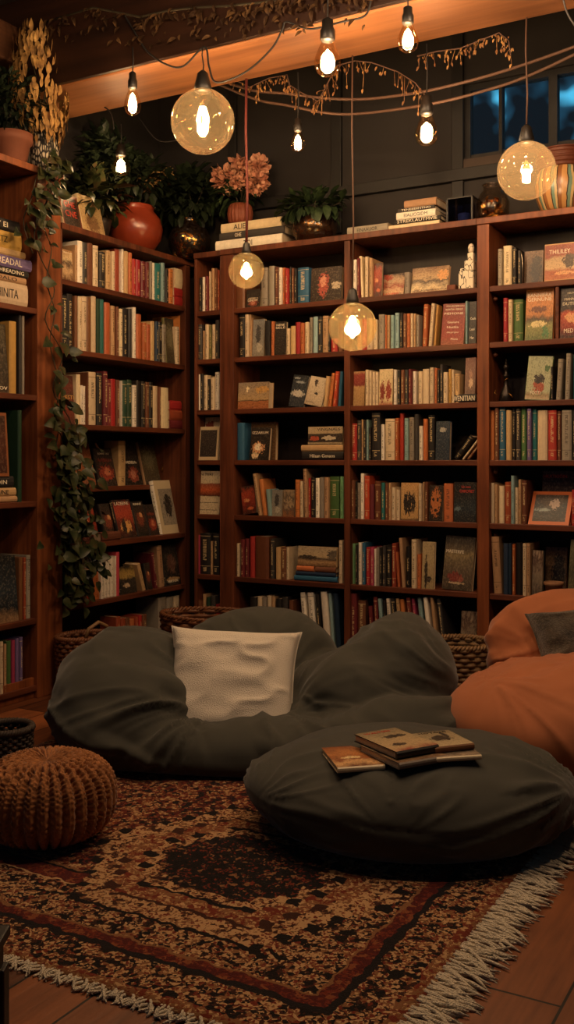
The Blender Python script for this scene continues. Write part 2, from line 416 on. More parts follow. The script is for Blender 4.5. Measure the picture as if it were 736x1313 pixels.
def holed_wall(name, yi, yo, hx0, hx1, hz0, hz1):
    xs, zs = [U0, hx0, hx1, U1], [0, hz0, hz1, ZC]
    vs = [(x, y, z) for y in (yi, yo) for z in zs for x in xs]; fs = []
    ix = lambda y, k, i: y*16+k*4+i
    for k in range(3):
        for i in range(3):
            if i == 1 and k == 1: continue
            fs.append((ix(0, k, i), ix(0, k, i+1), ix(0, k+1, i+1), ix(0, k+1, i)))
            fs.append((ix(1, k, i+1), ix(1, k, i), ix(1, k+1, i), ix(1, k+1, i+1)))
    for a, b in (((1, 1), (1, 2)), ((1, 2), (2, 2)), ((2, 2), (2, 1)), ((2, 1), (1, 1))):
        fs.append((ix(0, a[0], a[1]), ix(0, b[0], b[1]), ix(1, b[0], b[1]), ix(1, a[0], a[1])))
    return struct(mesh_obj(name, vs, fs, W_WALL))
holed_wall('wall_back', V1, V1+.1, wu0, wu1, wz0, wz1)
holed_wall('wall_front', V0, V0-.1, -2.6, 1.4, .5, 2.6)
# window: outer frame, mullion and two panes; below it a dark wooden apron panel
def glass_mat(name, tint, rough=.03, refl=.08, edge=.5):
    nt = NT(name); t = nt.n('ShaderNodeBsdfTransparent'); t.inputs[0].default_value = tint
    g = nt.n('ShaderNodeBsdfGlossy'); g.inputs['Roughness'].default_value = rough; g.inputs[0].default_value = (.95, .8, .6, 1)
    lw = nt.n('ShaderNodeLayerWeight'); lw.inputs['Blend'].default_value = .35
    f = nt.math('ADD', refl, nt.math('MULTIPLY', lw.outputs['Facing'], edge)); f = nt.math('MULTIPLY', f, nt.math('ADD', .35, nt.math('MULTIPLY', lw.outputs['Facing'], .65)))
    m = nt.n('ShaderNodeMixShader'); nt.l(f, m.inputs[0]); nt.l(t.outputs[0], m.inputs[1]); nt.l(g.outputs[0], m.inputs[2]); nt.l(m.outputs[0], nt.out.inputs[0]); return nt.m
G_WIN = glass_mat('window_glass', (.85, .9, .92, 1), .02, .04, .2)
mb = MB(); t = .03
win = struct(mb.box(wu0, wu1, V1+.03, V1+.05, wz0, wz0+.02).obj('window_1', W_TRIM))
um0, um1 = on_v(702, 150, V1).x, on_v(713, 150, V1).x
m1 = on_v(640, 150, V1).x
for nm, bx in (('window_frame', (wu0, wu0+t, wz0, wz1)), ('window_frame', (wu1-t, wu1, wz0, wz1)), ('window_frame', (wu0+t, wu1-t, wz1-t, wz1)), ('mullion', (um0, um1, wz0, wz1-t)), ('mullion', (m1-.008, m1+.008, wz0, wz1-t))):
    mb = MB(); mb.box(bx[0], bx[1], V1+.02, V1+.07, bx[2], bx[3]); mb.obj(nm, W_TRIM, win)
for a, b in ((wu0+t, m1-.008), (m1+.008, um0), (um1, wu1-t)):
    mb = MB(); mb.box(a, b, V1+.043, V1+.047, wz0+.02, wz1-t); mb.obj('pane', G_WIN, win)
fill_win = struct(MB().box(-2.6, 1.4, V0-.06, V0-.03, .5, .54).obj('fill_window', W_TRIM))  # added unseen window, lets cool fill light in behind the camera
for bx in ((-2.6, -2.56, .54, 2.6), (1.36, 1.4, .54, 2.6), (-2.56, 1.36, 2.56, 2.6), (-1.3, -1.26, .54, 2.56), (.06, .10, .54, 2.56)):
    mb = MB(); mb.box(bx[0], bx[1], V0-.06, V0-.03, bx[2], bx[3]); mb.obj('window_frame', W_TRIM, fill_win)
for a, b in ((-2.56, -1.3), (-1.26, .06), (.10, 1.36)):
    mb = MB(); mb.box(a, b, V0-.048, V0-.044, .54, 2.56); mb.obj('pane', G_WIN, fill_win)
# panelling battens on the back wall
def vbat(x, y0, y1, w=.045, n=[1]):
    a = on_v(x, 200, V1); z0, z1 = on_v(x, y0, V1).z, on_v(x, y1, V1).z
    mb = MB(); mb.box(a.x-w/2, a.x+w/2, V1-.022, V1, min(z0, z1), max(z0, z1)); n[0] += 1; struct(bevel(mb.obj('trim_%d' % n[0], W_TRIM)))
for x in (433, 588): vbat(x, 300, 30, .06)
vbat(300, 320, 60, .05)
zt = on_v(520, 236, V1).z
mb = MB(); mb.box(U0, U1, V1-.035, V1, zt-.03, zt+.03); struct(bevel(mb.obj('trim_7', W_TRIM)))
mb = MB(); mb.box(wu0, wu1, V1-.012, V1, zt+.03, wz0-.01); struct(mb.obj('trim_8', plain('window_apron', lin('3a2a20'), .6)))
# the big ceiling beam, and a smaller one along the left wall
BV0, BV1, BZ = 3.58, 3.95, 2.85
mb = MB(); mb.box(U0, U1, BV0, BV1, BZ, ZC); struct(bevel(mb.obj('trim_9', W_BEAM), .012))
mb = MB(); mb.box(U0, U0+.16, V0, BV0, 2.98, 3.16); struct(bevel(mb.obj('trim_10', wood('side_beam_wood', lin('2c1a11'), lin('5a3822'), .6, 'Y')), .01))
mb = MB(); mb.box(U0, U1, BV0-.022, BV0-.001, BZ+.004, ZC); struct(bevel(mb.obj('trim_11', wood('shaded_beam_face', lin('1d120c'), lin('3a2216'), .5, 'X')), .003))  # added board, its dark wood stands in for shade on the beam front
# ================================================================== BOOKCASES
def ub(x): return on_v(x, HY, VF).x
def vl(x): return on_u(x, HY, UF).y
ZS = [1.91, 1.648, 1.372, 1.10, .806, .478, .12]           # shelf tops, back bookcases
CD = .285
def case(name, label, fr, a0, a1, stiles, shelves, ztop, side, depth=CD, mat=None, top_over=0., shelf_t=.026, top_t=.03, shelf_mat=None, pegs=()):
    """a0..a1 along the run; stiles = [(s0,s1)] full-height uprights; shelves = [(s0,s1,z,setback)]"""
    mat = mat or W_CASE; root = thing(name, label, 'bookcase', fr.loc((a0+a1)/2, depth/2, 0), (0, 0, fr.rz))
    def pbox(nm, s0, s1, d0, d1, z0, z1, m):
        mb = MB(); mb.box(s0-(a0+a1)/2, s1-(a0+a1)/2, d0-depth/2, d1-depth/2, z0, z1); return bevel(mb.obj(nm, m, root), .0025)
    for s0, s1 in stiles: pbox('upright', s0, s1, 0, depth, 0, ztop-top_t, mat)
    for s0, s1, z, sb in shelves: pbox('shelf', s0, s1, sb, depth-.012, z-shelf_t, z, shelf_mat or W_SHELF)
    pbox('top_board', a0-top_over, a1+top_over, -.008, depth, ztop-top_t, ztop, mat)
    pbox('back_panel', a0+.002, a1-.002, depth-.012, depth, .0, ztop-top_t, W_BACK)
    pbox('plinth', stiles[0][1], a1, .02, .04, 0, .094, mat)
    for s, z in pegs:
        mb = MB(); mb.lathe([(.009, 0), (.011, .004), (.008, .014), (.003, .018)], 10); o = mb.obj('shelf_peg', W_CASE, root, (s-(a0+a1)/2, -depth/2+.05, z), (0, math.pi/2, 0), True)
    return root
u250, u253, u283, u300, u440, u448, u612, u627 = [ub(x) for x in (249, 252, 283, 299.5, 441, 448.5, 611.5, 627)]
uR = u627+.70
case('bookcase', 'narrow wooden corner bookcase squeezed between left bookcase and wide middle bookcase', FB, u250, u283-.001, [(u250, u253), (u283-.006, u283-.001)], [(u253, u283-.006, z, .004) for z in ZS], 2.228, None)
case('bookcase', 'wide middle wooden bookcase with two bays of books behind the beanbags', FB, u283, u612, [(u283, u300), (u440, u448)], [(u300, u440, z, .004) for z in ZS]+[(u448, u612, z, .004) for z in ZS], 2.23, None)
case('bookcase', 'right wooden bookcase with lighter front upright behind the orange beanbag', FB, u612+.0005, uR+.03, [(u612+.0005, u627), (uR, uR+.03)], [(u627, uR, z, .004) for z in ZS], 2.23, None,
     mat=wood('right_case_wood', lin('451f11'), lin('8c4e2d')), pegs=[(u627+.008, z-.055) for z in ZS[:5]])
ZL = [1.966, 1.636, 1.275, .69+.0, .40, .12]
v78, v237, v249 = vl(78), vl(238), 4.815
LZ = [(1.966, .004), (1.636, .004), (1.275, .004), (.963, .13), (.69, .004), (.40, .004), (.12, .004)]
case('bookcase', 'left wooden bookcase full of books running into the room corner', FL, v78+.001, v249, [(v78+.001, v78+.012), (v237, v237+.045)], [(v78+.012, v237, z, sb) for z, sb in LZ], 2.231, None)
v48 = vl(48)
TZ = [1.80, 1.40, .91, .37, .06]
case('tall_cabinet', 'tall open wooden cabinet at far left with broad upright and trailing ivy', FL, 2.62, v78, [(2.62, 2.65), (v48, v78)], [(2.65, v48, z, .004) for z in TZ], 2.455, None, mat=W_TALL, top_over=.02, top_t=.032)
# ================================================================== COVER PICTURES
def A(k, stops, code='dk', **kw): ARTS[k] = (art(k, stops, seed=len(ARTS)*1.37+.5, **kw), code)
A('photo', [(0, '5a3a26'), (.3, 'c8a880'), (.6, '4a3a30'), (.75, 'd0b890'), (1, 'a07850')], 'cr', warp=.4)
A('redbrown', [(0, '4a1c16'), (.4, '7a3022'), (.55, '3a1a16'), (.8, '6a2c20'), (1, '48201a')], 'br')
A('rustplain', [(0, '6a3a24'), (.45, 'a8663c'), (.7, '8a4a2c'), (1, '70402a')], 'rs', warp=.1)
A('redfig', [(0, '221816'), (.5, '2a1a18'), (1, '221a1a')], 'dk', blobs=[(.5, .35, .36, .2, '8e3626'), (.55, .38, .16, .1, 'c07050'), (.5, .68, .4, .05, '6a2a20')])
A('tanblank', [(0, '8a7450'), (1, 'a08a62')], 'tn', warp=.05, grain=.1)
A('blackred', [(0, '1a1614'), (1, '241e1c')], 'dk', blobs=[(.5, .25, .3, .16, '8a4030'), (.5, .25, .14, .1, 'b87860'), (.5, .52, .3, .03, 'b8a890')])
A('olive', [(0, '3a3226'), (.5, '55492f'), (1, '2a261f')], 'ol', blobs=[(.5, .6, .3, .25, '6a6248')])
A('redorange', [(0, '2a1614'), (.4, '6a2418'), (.6, 'a8402a'), (.85, '9c3a2c'), (1, '241412')], 'dk', blobs=[(.5, .3, .3, .16, 'd09a58'), (.4, .3, .12, .2, '1c1614')])
A('darkcity', [(0, '181614'), (.5, '3a2620'), (1, '1c1816')], 'dk', blobs=[(.5, .5, .3, .2, '7a3a28'), (.6, .6, .12, .08, 'c89060')])
A('portrait', [(0, '9a8f7e'), (1, '8a8070')], 'iv', warp=.05, blobs=[(.5, .52, .17, .19, '2a2522'), (.5, .68, .09, .08, '1c1a18')], border=('c8b694', .34), grain=.05)
A('yellowtop', [(0, '1c1a18'), (.5, '2a2420'), (.62, 'a88a4a'), (.85, '8a7038'), (1, '241f1a')], 'dk', blobs=[(.4, .3, .2, .08, 'b8a080')])
A('darkman', [(0, '151312'), (1, '221e1c')], 'dk', blobs=[(.5, .5, .25, .2, '5a3a30'), (.5, .15, .4, .05, 'a08058')])
A('rose', [(0, '2a211c'), (1, '3c3028')], 'dk', blobs=[(.42, .5, .16, .34, 'a04a3e'), (.42, .6, .1, .16, 'c88870'), (.84, .45, .16, .1, 'b8a890')])
A('emblem', [(0, 'c2ad8c'), (1, 'd2bf9e')], 'cr', warp=.04, blobs=[(.5, .82, .2, .1, '8a3a2c')], grain=.1)
A('darkpic', [(0, '2a2422'), (1, '342c28')], 'cr', warp=.05, border=('c4ae8a', .40), grain=.1)
A('poster', [(0, 'cbb896'), (.40, 'cbb896'), (.42, '4a2018'), (.56, 'b8562e'), (.70, '8a4a34'), (.72, 'cbb896'), (1, 'd2c0a0')], 'cr', warp=.03, grain=.12)
A('blackfolder', [(0, '151514'), (1, '1c1c1b')], 'dk', warp=.05)
A('lampsunset', [(0, '9a5c38'), (.28, 'a8673e'), (.30, '4a3226'), (.36, 'b4956a'), (.6, 'a38a6a'), (1, '8f7f6c')], 'tn', warp=.06, blobs=[(.32, .75, .05, .1, 'f0dcb0'), (.78, .72, .22, .12, 'c89a5a')])
A('whitefish', [(0, '27303a'), (.5, '2a343c'), (1, '1f262c')], 'nv', blobs=[(.5, .42, .42, .1, 'c2bcae'), (.55, .78, .3, .04, '98a0a0'), (.3, .9, .2, .03, '98a0a0')])
A('whitefig', [(0, 'b8a58c'), (1, 'c6b69c')], 'iv', warp=.05, blobs=[(.4, .8, .09, .12, '3a302a'), (.55, .42, .1, .05, '2a2422')], grain=.1)
A('glow', [(0, '171413'), (1, '201b19')], 'dk', blobs=[(.45, .38, .3, .17, 'd8a070'), (.42, .4, .16, .1, 'f4e4c4'), (.3, .14, .17, .09, 'e8cca0')], grain=.1)
A('tanframe', [(0, '6a4c32'), (1, '7a5a3c')], 'tn', warp=.1)
A('vign', [(0, '3a2c26'), (.12, 'a89678'), (.17, '2a2220'), (.60, '3a302a'), (.64, 'b4a080'), (1, 'bca888')], 'tn', warp=.05, blobs=[(.2, .35, .12, .12, 'a84a34'), (.62, .38, .2, .12, 'c2b49c')])
A('redfire', [(0, '3a1410'), (.4, '7a2418'), (.7, 'a03a24'), (1, '2e1a18')], 'dk', warp=.5, blobs=[(.4, .5, .2, .06, 'd08a5c'), (.6, .2, .2, .06, 'c8643c')])
A('mosaic', [(0, '8a5a38'), (.3, '5a4a42'), (.5, 'b09878'), (.7, '4a4038'), (1, 'a08a70')], 'gy', warp=.6, sc=6)
A('greybirds', [(0, '8a8478'), (1, '7a7a78')], 'gy', blobs=[(.5, .6, .2, .25, '3a3a3c'), (.6, .25, .25, .12, 'b0a898')])
A('landscape', [(0, '5a3a24'), (.25, 'a8845c'), (.4, '3a302a'), (.5, 'b8a07a'), (1, 'a8967a')], 'tn', warp=.1, blobs=[(.25, .45, .25, .1, '3a3028'), (.9, .62, .14, .22, '5a5044')])
A('redscape', [(0, '4a2a1e'), (.25, 'c8a078'), (.45, '8a3a2a'), (.7, 'b09070'), (1, '3a2a24')], 'tn', warp=.35, blobs=[(.3, .85, .2, .12, '9a4030')])
A('sepia', [(0, '8a6a48'), (.2, 'c8b088'), (.45, '3a2c24'), (.6, 'a88a64'), (1, '6a4a34')], 'tn', warp=.4, blobs=[(.85, .65, .13, .2, 'c89058')])
A('maroontext', [(0, '8a4a30'), (.2, '8a3026'), (1, '742a24')], 'mr', warp=.06)
A('scribble', [(0, '1c1a1a'), (1, '242020')], 'dk', warp=.05)
A('redpeople', [(0, '9a4a38'), (.12, 'c8b48c'), (1, 'd0bc94')], 'cr', warp=.05, blobs=[(.28, .38, .17, .26, '7a2c22'), (.72, .4, .18, .26, '8a3428')])
A('portraits', [(0, '4a201a'), (1, '62281f')], 'mr', blobs=[(.6, .3, .2, .14, 'b08a70'), (.55, .55, .16, .12, '8a5a48')])
A('tanred', [(0, '9a7a52'), (.55, 'b08a5c'), (.6, '7a2c26'), (.9, '8a342c'), (1, 'a8845c')], 'tn', warp=.06)
A('navyframe', [(0, '1c2a38'), (1, '243444')], 'nv', warp=.1, blobs=[(.5, .78, .22, .06, 'a8a49a')])
A('threefig', [(0, '3a2c24'), (.08, 'b8925e'), (1, 'c69c68')], 'tn', warp=.05, blobs=[(.3, .45, .11, .28, '1e1a18'), (.5, .45, .11, .3, '1e1a18'), (.72, .45, .11, .28, '26201c')])
A('mask', [(0, '1c1614'), (1, '2a1e18')], 'dk', warp=.1, blobs=[(.5, .52, .34, .38, 'b0683a'), (.35, .6, .08, .05, '1a1412'), (.65, .6, .08, .05, '1a1412'), (.5, .3, .13, .04, '1a1412')])
A('bluedark', [(0, '16191c'), (.35, '1f2c34'), (.7, '16191b'), (1, '191717')], 'dk', warp=.3, blobs=[(.2, .32, .16, .06, '5a6c72')])
A('figure2', [(0, '9a8662'), (1, 'b09c76')], 'cr', warp=.08, blobs=[(.35, .35, .12, .32, '2e2620'), (.6, .2, .2, .06, '3a302a')])
A('castle', [(0, '3a3026'), (.3, '55483a'), (.55, '6e6048'), (.62, '8a7856'), (.75, '5a4e3e'), (1, '4a443c')], 'cr', warp=.2, blobs=[(.42, .24, .22, .10, '7a3830'), (.62, .2, .10, .05, '8a4a3a'), (.5, .13, .3, .02, 'b8a080')])
A('comic', [(0, '3a302a'), (.5, '8a7a66'), (.8, '4a3028'), (1, 'a08a72')], 'dk', warp=.6, sc=7)
A('tanshade', [(0, '4a3524'), (1, '6e5238')], 'br', warp=.15, blobs=[(.65, .4, .3, .45, '1c1614')])
A('thriller', [(0, 'b0643a'), (.25, 'a05030'), (.35, 'c8a880'), (.58, 'b89a74'), (.66, '8c3a24'), (1, '8a3a22')], 'br', warp=.12, border=('b98e5a', .47), blobs=[(.72, .5, .16, .2, '3a2820'), (.6, .2, .3, .05, 'd8a070')])
A('bannier', [(0, '5a6a3c'), (.25, '8a8a50'), (.4, '4a3a24'), (.48, 'b8763a'), (1, 'c07c3c')], 'or', warp=.15, blobs=[(.5, .58, .3, .06, '6a3a20'), (.45, .3, .3, .06, 'd8c890'), (.75, .15, .12, .12, '4a7a4a')])
A('redworld', [(0, '241614'), (.2, '8a2c1c'), (.5, 'b84a2a'), (.56, '241816'), (1, '201614')], 'dk', warp=.12, blobs=[(.5, .4, .3, .1, 'd89a6a')])
A('greenfig', [(0, 'c0a888'), (.12, '8a7a58'), (.2, 'a8aa88'), (1, '9ba486')], 'gn', warp=.06, blobs=[(.52, .3, .2, .15, '9c4a30'), (.55, .48, .2, .1, '2c2620'), (.82, .72, .1, .07, '4a6a40')], border=('8a9278', .485))
A('darkpicture', [(0, '16191c'), (.5, '28343a'), (.8, '3a2a22'), (1, '1c1614')], 'or', warp=.5, border=('c0622e', .40), blobs=[(.6, .6, .12, .16, 'a89488'), (.35, .45, .2, .05, '8a9a98')])
A('brownred', [(0, '2a1814'), (1, '341c17')], 'br', warp=.08)
A('oliveface', [(0, '6a6244'), (.4, '4a4632'), (1, '706a4c')], 'ol', warp=.3)
A('desert', [(0, '7a3c1e'), (.35, 'b8743c'), (.6, '8a4a24'), (.75, 'd8a870'), (1, '6a3c22')], 'cr', warp=.3, blobs=[(.45, .55, .25, .05, 'e8c890')])
A('bird', [(0, '7a6a50'), (.4, 'a8926c'), (.8, 'b89a70'), (1, '8a3a2c')], 'tn', warp=.25, blobs=[(.6, .35, .26, .07, '2a221c'), (.35, .7, .16, .06, '3a2c24')])
A('horse', [(0, '8a7a5c'), (1, 'bca680')], 'cr', warp=.3, blobs=[(.5, .45, .26, .16, '2a221c'), (.7, .3, .06, .2, '2a221c')])
A('ghe', [(0, '241a16'), (1, '2c1e18')], 'dk', warp=.08, border=('6a3c28', .42))
A('creamcover', [(0, 'b89c70'), (.4, 'a08458'), (1, 'c2a878')], 'cr', warp=.2, blobs=[(.5, .3, .3, .2, '7a5a3c')])
A('tallpic', [(0, '3a2c20'), (.25, '2a241e'), (.6, '40382c'), (1, '37301f')], 'br', warp=.2)
A('tallred', [(0, '3a1c16'), (.5, '4c241a'), (1, '2c1a16')], 'rs', warp=.2, border=('8a5434', .45))
A('sea', [(0, '8a6a4c'), (.2, '1a2228'), (.5, '26323a'), (1, '141a1e')], 'dk', warp=.3, blobs=[(.3, .25, .2, .05, 'a88a6a')])
# ================================================================== BOOKS, pixel extents along each shelf of the photograph
LB = 'of left bookcase'
row(FL, 1.966, 'top shelf '+LB, '''
f 79 96 320 photo tilt=4 t=.02 |Memoria/.5/.92/.8/.06|cream picture-cover magazine facing out
s 97 100 314 tn, s 100 107 309 iv, s 107 113 311 ch, s 113 120 312 br, s 120 127 315 cr, s 128 136 323 dk, s 137 142 321 tn, s 142 148 322 cr, s 148 154 319 rs, s 154 159 319 iv, s 159 165 322 tn, s 166 170 324 or
s 170 175 332 rd, s 175.5 181 333 rd, s 181 187 335 mr, s 187 192 336 mr, s 192 196 335 gy, s 196 199 337 iv, s 199 207 338 tl, s 208 212 337 lb, s 213 217 345 dk, s 217 223 345 or
h 225 237 383 395 rd |x/.5/.2|*red book lying at bottom of small stack, right end of left bookcase's top shelf
h 225 237 372 383 rd ||*second red book of small stack, right end of left bookcase's top shelf
h 225 237 347 372 cr ||*thick cream book atop red books, right end of left bookcase's top shelf
'''.replace('|x/.5/.2|', '||'))
row(FL, 1.636, 'second shelf '+LB, '''
s 80 87 379 dk, s 87 94 377 dk, s 94 100 379 br, s 100 106 380 cr, s 106 112 380 cr, s 112 118 381 br, s 118 124 380 cr, s 125 129 383 dg, s 129 134 384 tl, s 135 142 388 or, s 143 148 392 tn, s 148 153 393 br, s 154 158 396 cr, s 158 164 395 dk, s 165 170 396 ch, s 170.5 175 394 iv, s 176 182 403 or, s 184 189 414 rs, s 189 194 416 or, s 194 199 412 tn, s 199 204 412 nv, s 204 209 413 dk, s 209 214 416 gy
f 214 226 408 olive tilt=5 t=.02 ||dark olive picture cover facing out
s 226 231 419 cr, s 232 237 405 or
''')
row(FL, 1.275, 'third shelf '+LB, '''
f 80 98 481 redbrown tilt=4 t=.02 |RESTI/.5/.55/.8/.08/y|red-brown cover facing out with gold title
s 99 104 480 cr, s 104 107 494 iv, s 107 110 495 iv, s 110 114 477 br, s 114 124 477 cr, s 125 132 478 dk, s 133 139 476 mr, s 139 143 487 mr, s 143 149 486 rd, s 150 154 487 br, s 154 157 488 iv, s 158 164 488 dg, s 164 170 487 dg, s 171 176 494 iv, s 176 181 488 dk, s 181 187 489 dk, s 188 192 490 br, s 192 197 490 dk, s 197 203 495 cr, s 203 207 496 br, s 207 217 497 cr
h 219 235 538 549 mr ||*maroon book at bottom of small red stack, right end of left bookcase's third shelf
h 219 234 525 538 rs ||*rust book in middle of small red stack, right end of left bookcase's third shelf
h 219 233 513 525 rd ||*bright red book atop small red stack, right end of left bookcase's third shelf
''')
row(FL, .963, 'narrow display ledge '+LB, '''
f 98 124 566 rustplain tilt=14 d=.16 ||plain rust cover leaning back
f 128 152 575 redfig tilt=14 d=.16 |RONNE TALE/.5/.86/.6/.05|black cover with red figures leaning back
s 153 162 565 tn d=.15
f 163 184 566 blackred tilt=14 d=.16 |HORIA/.5/.52/.6/.07|black cover with small red square picture leaning back
f 187 207 567 olive tilt=14 d=.16 c=tn ||olive portrait cover leaning back
''')
row(FL, .69, 'fourth shelf '+LB, '''
f 106 128 641 redfire tilt=16 d=.075 ||red cover half hidden by ivy
h 131 155 685 696 br d=.004 D=.06 ||*brown book lying in front of dark covers on left bookcase's fourth shelf
f 136 152 646 darkcity tilt=16 d=.08 ||dark city cover leaning back
f 154 176 641 redorange tilt=16 d=.05 |LAZEENE/.5/.9/.8/.08|red and gold picture cover with cream title
f 178 192 643 darkcity tilt=16 d=.05 |RINNE/.5/.92/.7/.06|dark narrow picture cover with cream title
f 193 205 647 redfig tilt=16 d=.05 ||dark cover with reddish glow leaning back
f 208 236 616 portrait tilt=13 d=.045 t=.03 ||*cream framed cover with dark portrait, right end of left bookcase's fourth shelf
''')
row(FL, .40, 'fifth shelf '+LB, '''
s 81 88 735 dg, s 89 97 724 dk, s 98 104 727 dk
s 110 115 727 rd lean=-7
s 122 129 730 or lean=-2
s 130.5 133.5 717 iv, s 134.5 137.5 716 iv, s 138.5 141.5 715 iv, s 142.5 145.5 714 iv, s 146 149.5 713 iv, s 150 154 708 pk
f 156 176 726 yellowtop tilt=10 ||black cover with mustard landscape band
s 184 188 721 tn lean=-8
f 189 196 722 darkcity tilt=10 ||narrow dark cover leaning back
s 200 203 708 mr lean=-5
s 206 212 699 tn lean=-4
f 213 234 696 darkman tilt=10 |HERTON/.45/.1/.6/.06|black cover with faint portrait and small title
''')
row(FL, .12, 'bottom shelf '+LB, '''
s 150 156 791 rs, s 156.5 162 793 rs, s 162.5 167 792 br, s 168 173 794 or, s 173.5 178 791 rs, s 179 183 789 rd, s 184 189 788 br
s 204 214 766 gy, s 214.5 223 766 gy, s 224 231 764 cr
''')
TB = 'of tall cabinet'
row(FL, 1.80, 'top shelf '+TB, '''
h -30 36 355 384 cr D=.2 |CAHINITA/.6/.4/d|*thick cream book lying at bottom of stack in tall cabinet
h -30 34 345 354 tn D=.19 |MEDALO/.6/.5/d|*thin tan book lying above thick cream book in tall cabinet
h -30 37 334 344 dk D=.2 |LANGTHREADING/.8/.5|*black book with white lettering under purple book in tall cabinet
h -30 41 318 333 pu D=.21 |LEPREADAL/.62/.55|*purple book with white lettering in stack of tall cabinet
h -30 33 308 317 tn D=.18 ||*thin tan book lying on purple book in tall cabinet
h -30 28 285 307 yl D=.18 |MATZ/.35/.35/d|*mustard book near top of stack in tall cabinet
h -30 26 268 284 dk D=.17 |FEY EI/.4/.4|*black book topmost of stack in tall cabinet
''')
row(FL, 1.40, 'second shelf '+TB, '''
f -34 12 412 tallpic tilt=5 t=.03 d=.02 |KIAN/.62/.62/.55/.1/d;ET/.7/.38/.25/.1/d;ALEKSOV/.6/.07/.7/.05|brown picture cover facing out
s 13 22 412 yl
s 25 28 404 ch, s 29 32 405 gy
''')
row(FL, .91, 'third shelf '+TB, '''
h -30 24 637 645 tn ||*tan book lying at bottom of stack on tall cabinet's third shelf
h -30 21 625 636 tn |ADDUNE/.6/.5/d|*second tan book lying in stack on tall cabinet's third shelf
h -30 18 609 624 dk |KENDIN/.6/.35|*black book lying atop stack on tall cabinet's third shelf
f -34 12 528 tallred on=1 tilt=4 t=.03 d=.02 ||*red-brown cover with tan border standing on stack in tall cabinet
s 24 29 526 dg
''')
row(FL, .37, 'fourth shelf '+TB, '''
f -34 24 715 sea tilt=5 t=.03 ||dark sea picture cover facing out
s 25.5 30 715 br, s 31 34 715 rs, s 35 40 712 gy
''')
row(FL, .06, 'bottom shelf '+TB, '''
s -20 -14 825 rd, s -13 -8 824 cr, s -7 0 824 br, s 1 5 823 cr, s 6 9 826 tn, s 10 15 822 gn, s 16 20 821 pk, s 21 25 819 pu, s 26 30 817 pu
''')
NB = 'of narrow corner bookcase'
row(FB, ZS[0], 'top shelf '+NB, 's 255 258.5 356 dk, s 259 262 355 iv, s 262.5 266 354 mr, s 266.5 270 348 cr, s 270.5 274 344 tn, s 274.5 278 344 br, s 278.5 281 346 rs')
row(FB, ZS[1], 'second shelf '+NB, 's 253 258 416 ch, s 258.5 262 424 tn, s 262.5 266.5 416 cr, s 267 271 417 ol, s 271.5 275 416 cr, s 275.5 280 410 ch')
row(FB, ZS[2], 'third shelf '+NB, 's 253 256 480 iv, s 256.5 260 479 dk, s 260.5 265 481 cr, s 265.5 269 486 dk, s 269.5 274 484 cr, s 274.5 280 477 iv')
row(FB, ZS[3], 'fourth shelf '+NB, '''
f 255 281 535 emblem tilt=4 t=.03 d=.07 ||*cream cover with red emblem, behind dark picture cover in narrow corner bookcase
f 253 279 547 darkpic tilt=6 t=.03 d=.02 ||*cream-edged dark picture cover, front on fourth shelf of narrow corner bookcase
''')
row(FB, ZS[4], 'fifth shelf '+NB, 'f 253 281 604 poster tilt=4 t=.02 |N TERI/.36/.92/.55/.06/d;uno nommo conta/.5/.27/.8/.02/d;lauros ultra mande/.5/.1/.8/.02/d|*cream poster-like cover with orange landscape band in narrow corner bookcase')
row(FB, ZS[5], 'sixth shelf '+NB, 's 252.5 254.5 686 pk, s 255 269 684 dk, s 269.5 272 694 tn, s 272.5 280 684 dk')
row(FB, ZS[6], 'bottom shelf '+NB, 's 253 257 770 br, s 257.5 263 762 tn, s 264 269 766 dg, s 269.5 275 764 ch, s 275.5 280.5 775 rd')
M1 = "of middle bookcase's left bay"
row(FB, ZS[0], 'top shelf '+M1, '''
s 302 313 352 br
f 315 333 371 blackred tilt=4 t=.02 d=.02 |DINOW/.5/.4/.7/.14|short black cover with white lettering behind hanging bulb
s 334 342 343 gy, s 344 351 341 gy, s 352 356.5 342 br, s 357 360.5 343 iv, s 361 364.5 343 or, s 365 369 344 rd, s 369.5 373 342 ch, s 373.5 376.5 344 br, s 377 380 345 dk, s 381 395 343 bl
f 397 437 342 rose tilt=5 t=.03 ||black cover with red rose figure
''')
row(FB, ZS[1], 'second shelf '+M1, '''
s 306 313 402 dk, s 313.5 318 403 cr, s 318.5 322 403 tn
f 322.5 338 409 greybirds tilt=4 t=.02 c=cr ||dark and cream picture cover
s 339 345.5 411 dk, s 346 350.5 412 or
f 351 366 412 scribble tilt=4 t=.02 |NENE/.5/.9/.7/.06;SELE/.5/.82/.8/.06|black cover with cream letters at top
s 366.5 371 421 cr, s 372 378 418 tn, s 378.5 384 413 rd, s 384.5 390 414 or, s 390.5 395 413 cr, s 396 400.5 407 gy, s 401 406.5 406 lb, s 407 412.5 406 dk, s 413 420 405 tn, s 420.5 423 409 dk, s 424 432 434 rd, s 433 439 412 br
''')
row(FB, ZS[2], 'third shelf '+M1, '''
f 304 344 490 lampsunset tilt=4 t=.05 d=.02 ||wide tan cover with sunset and small lamp
f 369 389 479 whitefish tilt=9 lean=5 ||dark navy cover with white fish shape
f 389 412 480 whitefig tilt=9 lean=8 t=.02 |lo Hinti/.3/.1/.4/.04/d|ivory cover with small dark figures leaning right
s 414 418 482 tn lean=4
s 420 424 478 or lean=5
s 426 430 476 rd lean=4
s 432.5 436.5 476 bl lean=3
''')
